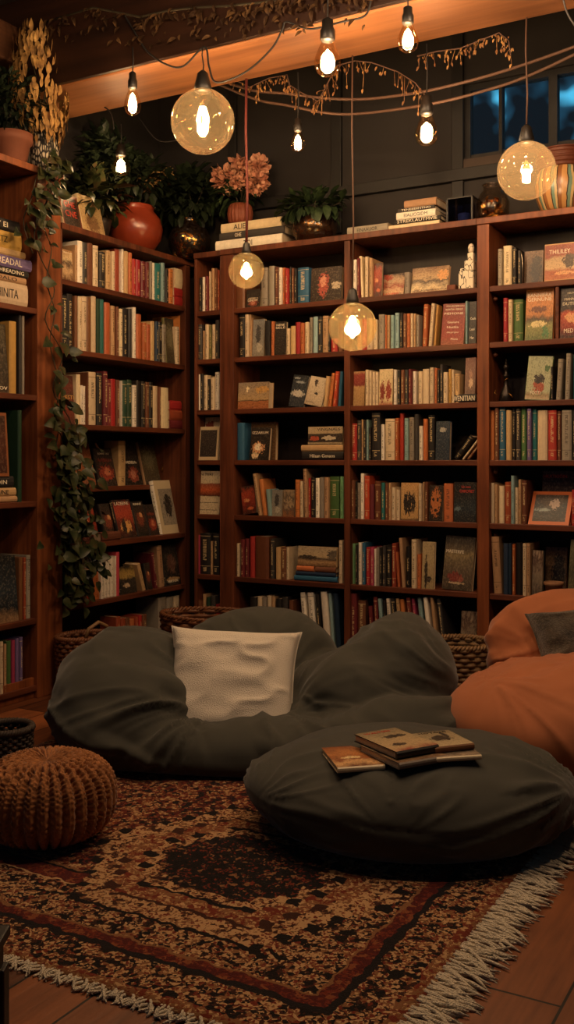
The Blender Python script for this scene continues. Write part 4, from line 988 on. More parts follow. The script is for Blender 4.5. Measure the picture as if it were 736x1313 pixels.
# ================================================================== RUG
RU0, RU1, RV0, RV1 = -2.72, -.76, 1.625, 3.55
def rug_mat():
    nt = NT('oriental_rug'); co = nt.coord('Object'); s = nt.sep(co)            # object origin at the near right corner
    wob = nt.noise(co, 20, 3); wv = nt.math('MULTIPLY', nt.math('SUBTRACT', wob, .5), .05)
    x = nt.math('ADD', nt.math('MULTIPLY', s[0], -1.), wv); y = nt.math('ADD', s[1], wv)
    e = nt.math('MINIMUM', x, y)
    # knots: small pixels of wool
    def vor(sc, feat='F1'):
        v = nt.n('ShaderNodeTexVoronoi', feature=feat); v.inputs['Scale'].default_value = sc; nt.l(nt.mapping(co, (1, 1.0, 1)), v.inputs['Vector']); return v
    k1, k2, k3 = vor(74), vor(34), vor(140)
    r1 = nt.sep(k1.outputs['Color'])[0]; r2 = nt.sep(k2.outputs['Color'])[0]; r3 = nt.sep(k3.outputs['Color'])[0]
    fl = nt.math('ADD', nt.math('MULTIPLY', r1, .5), nt.math('ADD', nt.math('MULTIPLY', r2, .3), nt.math('MULTIPLY', r3, .2)))
    C = {k: lin(v) for k, v in dict(nav='241f20', rus='7a3826', crm='c0a27c', brn='46291e', tan='8e6a4a', mar='5a2420', dk='1c1614', org='8c5638').items()}
    field = nt.ramp(fl, [(0, C['nav']), (.33, C['mar']), (.44, C['rus']), (.54, C['tan']), (.62, C['crm']), (.70, C['org']), (.8, C['nav'])], 'CONSTANT')
    busy = nt.ramp(fl, [(0, C['dk']), (.36, C['brn']), (.46, C['crm']), (.54, C['rus']), (.62, C['tan']), (.72, C['crm']), (.8, C['nav'])], 'CONSTANT')
    darkf = nt.ramp(fl, [(0, C['dk']), (.42, C['nav']), (.52, C['dk']), (.60, C['rus']), (.66, C['nav']), (.76, C['tan'])], 'CONSTANT')
    red = nt.ramp(fl, [(0, C['mar']), (.45, C['rus']), (.6, C['mar']), (.7, C['org'])], 'CONSTANT')
    tanf = nt.ramp(fl, [(0, C['rus']), (.38, C['tan']), (.52, C['crm']), (.62, C['org']), (.72, C['tan'])], 'CONSTANT')
    def ge(v, t): return nt.math('GREATER_THAN', v, t)
    col = tanf
    for t, c in ((.035, busy), (.135, C['nav']), (.155, red), (.19, C['tan']), (.197, busy), (.36, C['crm']), (.367, red), (.425, C['dk']), (.437, C['tan']), (.445, field)): col = nt.mix(ge(e, t), col, c)
    # medallion: stepped hexagons around the centre
    cx, cy = .67, .67
    ax = nt.math('ABSOLUTE', nt.math('SUBTRACT', x, cx)); ay = nt.math('ABSOLUTE', nt.math('SUBTRACT', y, cy))
    st = lambda v, q: nt.math('MULTIPLY', nt.math('FLOOR', nt.math('DIVIDE', v, q)), q)
    d = nt.math('MAXIMUM', nt.math('ADD', st(ax, .035), nt.math('MULTIPLY', st(ay, .035), .55)), nt.math('MULTIPLY', ay, 1.15))
    crmf = nt.ramp(fl, [(0, C['brn']), (.36, C['tan']), (.46, C['crm']), (.62, C['rus']), (.68, C['crm'])], 'CONSTANT')
    for t, c in ((.44, C['dk']), (.425, crmf), (.35, C['brn']), (.335, tanf), (.27, C['dk']), (.255, crmf), (.215, darkf)):
        col = nt.mix(nt.math('LESS_THAN', d, t), col, c)
    # outside corners of the field
    big = nt.noise(co, 3, 2); col = nt.mix(.55, col, nt.mix(big, C['brn'], C['tan']), 'SOFT_LIGHT')
    fib = nt.noise(nt.mapping(co, (420, 420, 420)), 1, 2)
    nt.bsdf(col, .95, nt.bump(nt.math('ADD', fib, nt.math('MULTIPLY', r3, .6)), .5, .004), spec=.1, sheen=.15); return nt.m
nx, ny = 60, 60; vs = []; fs = []
W_, H_ = RU1-RU0, RV1-RV0
gx = [-W_*i/nx for i in range(nx+1)]; gy = [H_*j/ny for j in range(ny+1)]
def rz_(x, y): return .010+.0012*math.sin(x*9+y*4)+.001*math.sin(y*13-x*5)
vs = [(x+.004*math.sin(y*7)*(i == 0), y+.004*math.sin(x*6)*(j == 0), rz_(x, y)) for i, x in enumerate(gx) for j, y in enumerate(gy)]
fs = [(i*(ny+1)+j, i*(ny+1)+j+1, (i+1)*(ny+1)+j+1, (i+1)*(ny+1)+j) for i in range(nx) for j in range(ny)]
rug = mesh_obj('rug', vs, fs, rug_mat(), None, (RU1, RV0, 0), (0, 0, 0), True); tag(rug, 'worn rust and navy oriental rug with cream fringe on dark boards', 'rug')
so = rug.modifiers.new('thickness', 'SOLIDIFY'); so.thickness = .008; so.offset = -1
M_FR = boucle('fringe_wool', lin('d8c8ae'), 300, .6)
def fringe(n, p0, p1, out, L, wr):
    mb = MB(); p0, p1, out = Vector(p0), Vector(p1), Vector(out); along = (p1-p0).normalized()
    for i in range(n):
        b = p0.lerp(p1, (i+.5)/n); Lr = L*random.uniform(.75, 1.2); sw = random.gauss(0, .25); 
        pts = []
        for k in range(6):
            t = k/5; pts.append(b+out*(Lr*t-.006)+along*(sw*Lr*t*t+.006*math.sin(t*5+i))+Vector((0, 0, .009-.006*t+.003*math.sin(t*4+i*1.7))))
        mb.tube(pts, [wr*.8, wr*1.15, wr, wr*1.1, wr*.9, wr*.35], 5)
    o = mb.obj('fringe', M_FR, rug, smooth=True); o['kind'] = 'stuff'; return o
fringe(330, (0, 0, 0), (0, H_, 0), (1, -.12, 0), .105, .0042)
fringe(300, (0, 0, 0), (-W_, 0, 0), (.1, -1, 0), .034, .0034)
# ================================================================== PAPERBACKS ON THE OTTOMAN
otop = None
def ott_z(X, Z):
    d = ((OV[:, 0]-X)**2+(OV[:, 1]-Z)**2); k = np.argsort(d)[:40]; return float(OV[k][:, 2].max())+GZ
def flat_book(x, y, zadd, w, dep, t, yaw, key, code, label, titles=(), z=None, tilt=(0, 0)):
    """cover up; w across, dep along the spine direction; placed by the photo pixel of its middle"""
    p = on_z(x, y, .26); X = p.x*RX+p.y*RY; Z = -p.x*RY+p.y*RX
    zz = (ott_z(X, Z) if z is None else z)+zadd; p = on_z(x, y, zz+t/2)
    A_ = ARTS[key]; vs, fs, uv, mi, pb = book_geo(t, dep, w, 'h', True)
    vs = [(a, b-dep/2, c) for a, b, c in vs]; pb.v = [(a, b-dep/2, c) for a, b, c in pb.v]
    o = mesh_obj('book', vs, fs, [cover(code), A_[0]], None, (p.x, p.y, zz), (0, 0, 0), False, mi, uv)
    o.rotation_euler = (Matrix.Rotation(YAW+math.radians(yaw), 3, 'Z') @ Matrix.Rotation(tilt[0], 3, 'X') @ Matrix.Rotation(tilt[1], 3, 'Y')).to_euler()
    bm = bmesh.new(); bm.from_mesh(o.data); bmesh.ops.recalc_face_normals(bm, faces=bm.faces); bm.to_mesh(o.data); bm.free(); pb.obj('page_block', PAGES, o)
    for s, cx, cy, a, b, m in titles: lettering(s, w*a, dep*b, m, o, ((cx-.5)*w, (cy-.5)*dep, t+.0004), (0, 0, 0))
    tag(o, label, 'book', 'paperbacks on the ottoman'); return o, zz+t
o1, _ = flat_book(452, 973, -.004, .135, .185, .016, 12, 'desert', 'cr', 'paperback with orange desert cover, leftmost on the charcoal ottoman', tilt=(.02, .0))
z0 = None
o2, zt = flat_book(517, 966, -.004, .16, .20, .018, 28, 'sepia', 'gy', 'large pale book at bottom of the stack on the charcoal ottoman', z=None)
o3, zt2 = flat_book(508, 953, 0, .145, .21, .022, 30, 'bird', 'dk', 'thick book with bird landscape cover, top of left stack on ottoman', [('WALTON', .45, .9, .6, .06, INK_R)], z=zt+.0005)
o4, zt = flat_book(570, 965, -.004, .17, .13, .014, 12, 'mosaic', 'cr', 'wide pale book beneath the paperback at right on the ottoman', z=None)
o5, zt3 = flat_book(567, 951, 0, .125, .15, .018, 20, 'horse', 'br', 'paperback with dark horse cover, top of right stack on ottoman', [('HOTONI', .5, .92, .7, .08, INK_D)], z=zt+.0005)
# ================================================================== LAMPS AND CABLES
def emit(name, col, st):
    nt = NT(name); e = nt.n('ShaderNodeEmission'); e.inputs[0].default_value = col; e.inputs[1].default_value = st; nt.l(e.outputs[0], nt.out.inputs[0]); return nt.m
E_BIG = emit('filament_glow', (1, .70, .36, 1), 34); E_SM = emit('small_filament_glow', (1, .68, .34, 1), 28); E_DIM = emit('dim_filament_glow', (1, .68, .34, 1), 13)
def bloom_haze(m, w, col):  # translucent share in the glass imitates bloom around the filament
    t = m.node_tree; out = [n for n in t.nodes if n.type == 'OUTPUT_MATERIAL'][0]; src = out.inputs[0].links[0].from_socket
    tr = t.nodes.new('ShaderNodeBsdfTranslucent'); tr.inputs[0].default_value = col; mx = t.nodes.new('ShaderNodeMixShader'); mx.inputs[0].default_value = w
    t.links.new(src, mx.inputs[1]); t.links.new(tr.outputs[0], mx.inputs[2]); t.links.new(mx.outputs[0], out.inputs[0]); return m
AMB = lambda w: bloom_haze(glass_mat('amber_globe_glass', (.95, .83, .60, 1), .04, .10, .55), w, (.85, .58, .28, 1))
G_CLR = glass_mat('clear_bulb_glass', (1, .90, .74, 1), .03, .08, .6)
M_BLK = plain('black_socket', lin('17130f'), .45, var=.1, bump=0)
M_BRASS = plain('aged_brass', lin('8a6434'), .35, metal=1, var=.2, bump=.05)
M_CORD = plain('black_cord', lin('16110e'), .7, var=.1, bump=0); M_CORDT = plain('brown_cord', lin('4e3424'), .7, var=.1, bump=0); M_CORDR = plain('red_cord', lin('5a1f18'), .7, var=.1, bump=0)
LCOL = (1, .71, .48)
def lamp_light(parent, z, watt, rad):
    l = bpy.data.lights.new('filament_light', 'POINT'); l.energy = watt; l.color = LCOL; l.shadow_soft_size = rad
    o = link(bpy.data.objects.new('filament_light', l)); o.parent = parent; o.location = (0, 0, z); return o
def globe_lamp(px, py, rpx, v, watt, label, ztop, cordm=M_CORD, cordr=.0028, strength=None, bloom=.05, fil=.6, spiral=False):
    c = on_v(px, py, v); Z = -c.x*RY+c.y*RX; r = rpx/FPX*Z
    root = thing('globe_pendant_lamp', label, 'lamp', c, (0, 0, YAW), 'globe pendant lamps')
    prof = []
    for k in range(27):
        a = -math.pi/2+math.pi*k/26*.93; prof.append((max(r*math.cos(a), .0005), r*math.sin(a)))
    prof += [(r*.24, r*.98), (r*.24, r*1.08)]
    g = MB(); g.lathe(prof, 48); g.obj('glass_globe', AMB(bloom), root, smooth=True)
    s = MB(); s.lathe([(r*.20, r*.90), (r*.26, r*.95), (r*.27, r*1.1), (r*.22, r*1.28), (r*.17, r*1.5), (r*.06, r*1.6)], 20); sock = s.obj('socket', M_BLK, root, smooth=True)
    f = MB(); h = r*fil
    if spiral: f.tube([(r*.10*math.cos(t*.9), r*.10*math.sin(t*.9), r*.0-h*.62+h*.5*t/40) for t in range(41)], r*.05, 6)
    elif fil > .7: f.lathe([(r*.05, h*.6), (r*.13, h*.5), (r*.16, h*.25), (r*.30, h*.0), (r*.33, -h*.2), (r*.26, -h*.38), (r*.10, -h*.5), (r*.05, -h*.62)], 20)  # solid core swollen to the size of the bloom
    else:
        for q in range(5):
            a = q*2*math.pi/5; w = r*.13
            f.tube([(w*.5*math.cos(a), w*.5*math.sin(a), h*.75), (w*1.2*math.cos(a), w*1.2*math.sin(a), h*.2), (w*math.cos(a+.5), w*math.sin(a+.5), -h*.5), (w*.3*math.cos(a+.6), w*.3*math.sin(a+.6), -h*.72)], r*.045, 6)
    f.obj('filament', strength or E_BIG, sock, smooth=True)
    st = MB(); st.lathe([(r*.09, r*.2), (r*.07, r*.6), (r*.13, r*.93)], 14); st.obj('glass_stem', G_CLR, sock, smooth=True)
    cd = MB(); L = ztop-c.z; cd.tube([(0, 0, r*1.5), (.004, 0, r*1.5+(L-r*1.5)*.3), (-.003, 0, r*1.5+(L-r*1.5)*.7), (0, 0, L)], cordr, 8); cd.obj('cord', cordm, root, smooth=True)
    lamp_light(root, -r*.05, watt, r*.22)
    return root
globe_lamp(260, 156, 41, 3.50, 13, 'largest clear globe lamp hanging low under the beam at upper left', on_v(260, 60, 3.50).z, bloom=.022)
globe_lamp(316, 347, 23, 3.93, 13, 'small glowing globe lamp hanging in front of middle bookcase\'s top shelf on red cord', BZ, M_CORDR, .006, fil=.75, bloom=.04)
globe_lamp(452, 419, 31, 3.93, 14, 'amber globe lamp hanging lowest, in front of middle bookcase\'s upright', BZ, M_CORDT, .0035, fil=.75)
globe_lamp(675, 219, 37, 3.93, 4.5, 'dimly glowing globe lamp at upper right beside the striped vase', BZ, M_CORDT, .0035, strength=E_DIM, spiral=True, bloom=.05)
def bulb(px, py, v, hpx, watt, label, ztop, wide=.36, strength=E_SM, clear=False, cordm=M_CORD):
    """teardrop filament bulb; px,py the middle of the glass, hpx the glass height"""
    c = on_v(px, py, v); Z = -c.x*RY+c.y*RX; h = hpx/FPX*Z; w = h*wide
    root = thing('filament_bulb', label, 'light bulb', c, (0, 0, YAW), 'small filament bulbs')
    prof = [(.0006, -h*.5), (w*.45, -h*.47), (w*.8, -h*.38), (w, -h*.2), (w*.95, -h*.02), (w*.72, h*.2), (w*.5, h*.38), (w*.42, h*.5)]
    g = MB(); g.lathe(prof, 28); g.obj('glass_bulb', G_CLR, root, smooth=True)
    s = MB(); s.lathe([(w*.46, h*.44), (w*.56, h*.5), (w*.56, h*.72), (w*.44, h*.80), (w*.42, h*1.0), (w*.16, h*1.06)], 18); sock = s.obj('socket', M_BLK, root, smooth=True)
    f = MB(); k = .62 if clear else .9; lo, hi = (-.30, .30) if not clear else (-.32, .22)
    f.lathe([(w*.05, h*hi), (w*.34*k, h*(hi*.6)), (w*.52*k, h*(.35*lo)), (w*.48*k, h*(lo*.75)), (w*.12, h*lo)], 14); f.obj('filament', strength, sock, smooth=True)  # filament drawn as a solid core as wide as its glow
    cd = MB(); L = ztop-c.z; cd.tube([(0, 0, h*1.02), (.003, 0, (h+L)*.5), (0, 0, L)], .0028, 8); cd.obj('cord', cordm, root, smooth=True)
    lamp_light(root, 0, watt, w*.6); return root
bulb(170, 130, 3.52, 36, 3.6, 'small bright filament bulb left of the largest globe lamp', on_v(170, 60, 3.52).z, .30)
bulb(155, 212, 4.02, 26, 2.2, 'small round filament bulb hanging lowest at left, above the terracotta pot', 2.80, .48)
bulb(382, 181, 3.98, 28, 2.4, 'small filament bulb near picture centre hanging in front of dark wall', BZ, .34)
bulb(420, 74, 3.50, 48, 4.4, 'large clear teardrop filament bulb under the beam, right of picture centre', ZC, .36, clear=True)
bulb(523, 48, 3.50, 38, 4.2, 'bright teardrop filament bulb at top edge under the beam', ZC, .36)
bulb(547, 166, 3.97, 42, 2.8, 'clear teardrop filament bulb hanging in front of dark wall left of window', BZ, .36, clear=True)
# string of bulbs continuing over the rug, above the top of the picture
for (X, Z, z, wt, lab) in OVERHEAD:
    c = w2(X, Z, z); x = CX+X/Z*FPX; y = HY-(z-EYE)/Z*FPX
    root = thing('filament_bulb', lab, 'light bulb', c, (0, 0, YAW), 'overhead filament bulbs over the rug'); h = .12; w = .04
    g = MB(); g.lathe([(.0006, -.06), (w*.45, -.056), (w, -.02), (w*.9, .01), (w*.5, .045), (w*.42, .06)], 20); g.obj('glass_bulb', G_CLR, root, smooth=True)
    s = MB(); s.lathe([(w*.46, .053), (w*.56, .06), (w*.5, .10), (w*.16, .127)], 14); sock = s.obj('socket', M_BLK, root, smooth=True)
    f = MB(); f.lathe([(.002, .03), (.012, .01), (.014, -.02), (.003, -.04)], 12); f.obj('filament', E_SM, sock, smooth=True)
    cd = MB(); cd.tube([(0, 0, .12), (0, 0, ZC-z)], .0028, 6); cd.obj('cord', M_CORD, root, smooth=True); lamp_light(root, 0, wt, .05)
def cable(pts, v, r, mat, label, cat='cable', name='cable', dv=0):
    P = [on_v(x, y, v+dv*i/len(pts)) for i, (x, y) in enumerate(pts)]
    Q = []
    for i in range(len(P)-1):                       # Catmull-Rom through the points
        p0, p1, p2, p3 = P[max(i-1, 0)], P[i], P[i+1], P[min(i+2, len(P)-1)]
        for k in range(8):
            t = k/8; Q.append(.5*((2*p1)+(p2-p0)*t+(2*p0-5*p1+4*p2-p3)*t*t+(3*p1-p0-3*p2+p3)*t**3))
    Q.append(P[-1]); mb = MB(); mb.tube(Q, r, 7); return tag(mb.obj(name, mat, smooth=True), label, cat)
cable([(286, 104), (325, 116), (368, 120), (420, 126), (468, 127), (520, 121), (568, 112), (643, 92), (736, 60), (810, 28), (960, -60)], 4.06, .0062, M_CORDT, 'upper of two long brown ropes swagging across the dark wall')
cable([(280, 108), (330, 128), (368, 135), (420, 145), (458, 146), (510, 140), (568, 130), (615, 118), (668, 101), (736, 70), (810, 30), (960, -70)], 4.10, .0062, M_CORDT, 'lower of two long brown ropes swagging across the dark wall')
cable([(160, 20), (178, 50), (190, 67), (212, 82), (235, 85), (262, 60), (268, 85), (276, 105), (300, 100), (325, 85), (350, 60), (362, 38), (368, 28), (398, 37), (438, 28), (468, 20), (476, -2)], 3.545, .0042, M_CORD, 'black lamp cable looping along the front of the beam')
cable([(80, 109), (110, 125), (140, 142), (146, 165)], 3.90, .0032, M_CORD, 'thin black cable running under the left end of the beam')
cable([(178, 150), (200, 178), (225, 180), (250, 165), (275, 118)], 4.30, .0035, M_CORD, 'thin dark cable sagging behind the largest globe lamp')
cable([(720, -10), (728, 18), (745, 40), (770, 48)], 3.60, .0035, M_CORD, 'short black cable curving at top right corner')
# ================================================================== LEAVES AND PLANTS
def leafmat(name, cols, rough=.5):
    nt = NT(name); co = nt.coord('Object'); n = nt.noise(co, 19, 3); n2 = nt.noise(co, 70, 2)
    f = nt.math('ADD', nt.math('MULTIPLY', n, .8), nt.math('MULTIPLY', n2, .2)); k = len(cols)
    nt.bsdf(nt.ramp(f, [(.3+.4*i/(k-1), lin(c)) for i, c in enumerate(cols)]), rough, nt.bump(n2, .15, .002), spec=.3); return nt.m
L_IVY = leafmat('ivy_leaf', ['141b10', '222c18', '36381f', '452c1b'], .38); L_GRN = leafmat('green_leaf', ['161f12', '283721', '42522e'])
L_DRY = leafmat('dried_leaf', ['5a3e20', '9a7440', 'c49a58'], .7); L_DGRN = leafmat('deep_leaf', ['10160e', '1a2315', '2a3320'])
L_COP = leafmat('copper_leaf', ['4a3020', '7a5432', 'b08850'], .35)
P_PINK = leafmat('peony_petal', ['9a5a44', 'c08468', 'd8aa88'], .7); P_CREAM = leafmat('cream_petal', ['a8804c', 'cba268', 'dcbc88'], .7)
M_STEM = plain('stem', lin('3a3220'), .7); M_SOIL = plain('soil', lin('1c140f'), .9)
def rdir(zb=0.): 
    while True:
        d = Vector((random.uniform(-1, 1), random.uniform(-1, 1), random.uniform(-1, 1)))
        if .1 < d.length < 1: d.normalize(); d.z += zb; return d.normalized()
def foliage(parent, c, rad, n, L, mat, name='foliage', zb=.3, heart=False, wl=.55, shell=.35):
    """leaves through an ellipsoid volume around c (parent space), pointing outward"""
    mb = MB(); c = Vector(c)
    for i in range(n):
        d = rdir(zb*.5); t = (random.random()**.5)*(1-shell)+shell*random.random()
        p = c+Vector((d.x*rad[0], d.y*rad[1], d.z*rad[2]))*t; l = L*random.uniform(.6, 1.25)
        mb.leaf(p, d+rdir()*.7+Vector((0, 0, zb-.25)), (0, 0, 1), l, l*wl*random.uniform(.8, 1.2), random.uniform(.1, .5), random.uniform(.1, .5), heart)
    return mb.obj(name, mat, parent, smooth=True)
def stems(parent, c0, ends, r=.003, mat=None):
    mb = MB()
    for e in ends:
        e = Vector(e); m = (Vector(c0)+e)*.5+Vector((random.uniform(-.02, .02), random.uniform(-.02, .02), .02)); mb.tube([c0, m, e], r, 5)
    return mb.obj('stems', mat or M_STEM, parent, smooth=True)
def flower(parent, c, r, mat, n=70):
    mb = MB(); c = Vector(c)
    for i in range(n):
        d = rdir(.2); t = random.uniform(.15, .75); l = r*random.uniform(.3, .5)
        mb.leaf(c+d*r*t, d+rdir()*.5, rdir(), l, l*.9, .3, -.5)
    return mb.obj('flower', mat, parent, smooth=True)
TOPZ = 2.23
def topb(x, d): p = on_v(x, 300, VF+d); return Vector((p.x, p.y, TOPZ))
def topl(x, d): p = on_u(x, 300, UF-d); return Vector((p.x, p.y, TOPZ+.001))
# red terracotta pot with cream blossoms
M_TERR = plain('glazed_terracotta', lin('83341f'), .28, var=.18, scale=8, bump=.05, spec=.6)
p = topl(173, .14); t = thing('potted_plant', 'large round glazed terracotta pot with cream blossoms on top of left bookcase', 'plant', p)
mb = MB(); mb.lathe([(.075, 0), (.105, .02), (.142, .075), (.152, .13), (.138, .185), (.108, .222), (.1, .235), (.107, .25), (.1, .256), (.09, .245), (.09, .225)], 44); pot = mb.obj('pot', M_TERR, t, smooth=True)
mb = MB(); mb.lathe([(.001, .222), (.088, .224)], 24); mb.obj('soil', M_SOIL, pot)
ends = [(.03, .10, .42), (-.05, .18, .40), (.05, .23, .46), (-.02, -.06, .42), (-.08, .02, .45), (.02, .02, .5)]
stems(t, (0, 0, .22), ends); 
for e in ends[:3]: flower(t, e, .062, P_CREAM, 120)
foliage(t, (0, .02, .40), (.16, .30, .16), 420, .07, L_DGRN)
# dark trailing plant behind, left of the pot
p = topl(125, .15); t = thing('potted_plant', 'pale-leaved plant in small dark pot behind standing books on left bookcase', 'plant', p)
M_DPOT = plain('dark_pot', lin('241c18'), .5); mb = MB(); mb.lathe([(.05, 0), (.07, .10), (.075, .12), (.065, .12), (.06, .10)], 24); mb.obj('pot', M_DPOT, t, smooth=True)
foliage(t, (.02, -.03, .24), (.14, .20, .15), 170, .085, L_IVY, heart=True); foliage(t, (0, .10, .45), (.11, .22, .20), 300, .07, L_DGRN, 'upper_foliage')
stems(t, (0, 0, .1), [(.05, -.1, .25), (0, .1, .4), (.04, .05, .3)])
# mosaic vase of dark glass with gold tesserae + dark leafy plant in it
def mosaic_mat(name, dark, gold, sc, th):
    nt = NT(name); co = nt.coord('Object'); v = nt.n('ShaderNodeTexVoronoi'); v.inputs['Scale'].default_value = sc; nt.l(co, v.inputs['Vector'])
    r = nt.sep(v.outputs['Color'])[0]; e = nt.n('ShaderNodeTexVoronoi', feature='DISTANCE_TO_EDGE'); e.inputs['Scale'].default_value = sc; nt.l(co, e.inputs['Vector'])
    g = nt.math('MULTIPLY', nt.math('GREATER_THAN', r, th), nt.math('GREATER_THAN', e.outputs['Distance'], .06)); col = nt.mix(g, dark, gold)
    b = nt.bsdf(col, .22, nt.bump(r, .5, .006), spec=.6); nt.l(g, b.inputs['Metallic']); return nt.m
p = topl(243, .02)+Vector((.06, .05, 0)); p = Vector((-3.18, 4.655, TOPZ)); 
q = topb(243, .13); t = thing('potted_plant', 'leafy plant in round dark mosaic vase with gold tiles at bookcase corner', 'plant', q)
mb = MB(); mb.lathe([(.05, 0), (.09, .02), (.118, .07), (.122, .11), (.10, .165), (.06, .195), (.055, .22), (.062, .225), (.05, .215)], 40); mb.obj('vase', mosaic_mat('gold_mosaic', lin('1c1512'), lin('c08c44'), 75, .52), t, smooth=True)
foliage(t, (0, 0, .36), (.24, .13, .17), 420, .075, L_DGRN); stems(t, (0, 0, .2), [(.1, 0, .4), (-.1, 0, .4), (0, 0, .45)])
# peonies in ribbed terracotta vase standing on the three books
LAB3 = "on top of middle bookcase under the peonies"
def topstack(spec, dep=.20):
    z = TOPZ+.0004
    for (x0, x1, y0, y1, code, d, title, lab, D) in spec:
        a, b = on_v(x0, 300, VF+d), on_v(x1, 300, VF+d); Z = -((a.x+b.x)/2)*RY+(VF+d)*RX; T = (y1-y0)/FPX*Z; L = b.x-a.x
        o = make_book('book', T-.0005, D, L, 'h', code, ((a.x+b.x)/2, VF+d, z), (0, 0, 0)); z += T; tag(o, lab, 'book', 'books lying on top of the bookcases')
        if title: lettering(title[0], L*title[1], T*title[2], title[3], o, (title[4]*L, -.0005, T*.5))
    return z
z3 = topstack([(276, 361, 303, 317, 'iv', .03, ('TOI', .13, .5, INK_D, .0), 'thick ivory book at bottom of three lying '+LAB3, .2), (281, 364, 293, 303, 'ch', .035, ('OHE', .1, .5, INK_L, -.2), 'black book in middle of three lying '+LAB3, .19), (283, 360, 281, 293, 'cr', .04, ('ALIE', .2, .55, INK_D, -.18), 'cream book topmost of three lying '+LAB3, .19)])
q = topb(308, .12); q.z = z3; t = thing('flower_vase', 'ribbed terracotta vase of orange-pink peonies standing on three flat books', 'flowers', q)
mb = MB(); pr = [(.05, 0), (.062, .02), (.068, .06), (.062, .10), (.05, .115), (.045, .115), (.045, .10)]
vs = []; mb.lathe(pr, 72); mb.v = [(x*(1+.05*math.cos(18*math.atan2(y, x))), y*(1+.05*math.cos(18*math.atan2(y, x))), zz) for x, y, zz in mb.v]; mb.obj('vase', plain('ribbed_terracotta', lin('7a3d26'), .6), t, smooth=True)
fl = [(-.10, .0, .26, .085), (-.02, .02, .31, .075), (.10, .02, .30, .075), (.12, -.02, .21, .065), (.02, -.05, .22, .05)]
for a, b, c, r in fl: flower(t, (a, b, c), r, P_PINK, 210)
stems(t, (0, 0, .09), [f[:3] for f in fl]); foliage(t, (-.05, .02, .17), (.17, .10, .10), 150, .07, L_GRN)
# green plant in gold bowl
q = topb(403, .12); t = thing('potted_plant', 'green leafy plant in round gold-speckled bowl on top of middle bookcase', 'plant', q)
mb = MB(); mb.lathe([(.06, 0), (.09, .015), (.118, .06), (.12, .10), (.105, .135), (.1, .14), (.092, .135), (.1, .10)], 40); mb.obj('bowl', mosaic_mat('gold_speckle', lin('2a1a10'), lin('8a6030'), 120, .5), t, smooth=True)
foliage(t, (.0, -.02, .19), (.21, .13, .08), 260, .062, L_GRN, zb=.4); stems(t, (0, 0, .1), [(.15, 0, .2), (-.15, 0, .2), (.05, -.08, .2), (0, 0, .24)])
mb = MB()
for k in range(16):
    a = random.random()*6.28; mb.leaf((.02+.1*math.cos(a), -.10+.02*math.sin(a), .17), (math.cos(a)*.5, -.6, -.8), (0, 0, 1), .085, .045, .3, .4)
mb.obj('drooping_leaves', L_GRN, t, smooth=True)
# books and glass things on top of right half
topstack([(445, 497, 288, 299, 'gy', .03, ('EINAAUOR', .5, .4, INK_D, 0), 'single grey book lying flat on top of middle bookcase left of tall stack', .16)])
topstack([(498, 563, 282, 289, 'cr', .03, None, 'thin cream book at bottom of five lying on top of middle bookcase', .2), (505, 565, 276, 282, 'dk', .03, ('STREKLAUTMVIE', .85, .65, INK_L, 0), 'black book with white lettering, second lowest of five atop middle bookcase', .2), (508, 558, 266, 276, 'iv', .04, ('EIALICGIDM', .6, .4, INK_D, 0), 'ivory book in middle of five lying on top of middle bookcase', .19), (510, 557, 261, 266, 'ch', .045, ('TENEEEIINTNO', .8, .5, INK_L, 0), 'thin charcoal book, second from top of five atop middle bookcase', .18), (518, 559, 251, 261, 'tn', .05, None, 'tan book topmost of five lying on top of middle bookcase', .17)])
q = topb(595, .11); t = thing('glass_lantern', 'small dark glass box lantern with black edges on top of bookcase', 'lantern', q); w = .062
for sx in (-w, w):
    for sy in (-w, w): mb = MB(); mb.box(sx-.004, sx+.004, sy-.004, sy+.004, 0, .125); mb.obj('edge_bar', M_BLK, t)
for z in (0, .12): mb = MB(); mb.box(-w-.004, w+.004, -w-.004, w+.004, z, z+.006); mb.obj('tray', M_BLK, t)
G_BLU = glass_mat('blue_glass', (.35, .4, .62, 1), .05, .12, .5)
for k in range(4):
    a = k*math.pi/2; mb = MB(); mb.box(-w+.005, w-.005, -w-.001, -w+.001, .007, .119); mb.obj('glass_side', G_BLU, t, (0, 0, 0), (0, 0, a))
mb = MB(); mb.lathe([(.001, 0), (.03, 0), (.03, .05), (.001, .052)], 20); mb.obj('candle', plain('wax', lin('cfc4b0'), .6), t, (0, 0, .007), smooth=True)
q = topb(632, .10); t = thing('glass_jar', 'clear glass jar with gold gleams behind the dim globe lamp', 'jar', q)
mb = MB(); mb.lathe([(.001, .004), (.06, 0), (.075, .03), (.078, .09), (.062, .13), (.045, .15), (.045, .17), (.052, .175)], 32); mb.obj('glass_body', glass_mat('jar_glass', (.75, .68, .6, 1), .04, .12, .6), t, smooth=True)
mb = MB()
for k in range(60): d = rdir(); mb.leaf((d.x*.05, d.y*.05, .06+d.z*.045), rdir(), rdir(), .03, .02, .4, .4)  # metal flakes stand in for gold gleams in the glass
mb.obj('gold_gleam', plain('gold_gleam', lin('c8964c'), .25, metal=1, bump=0), t)
q = topb(722, .13); t = thing('ceramic_vase', 'large striped ceramic vase with brown woven rim at right edge', 'vase', q)
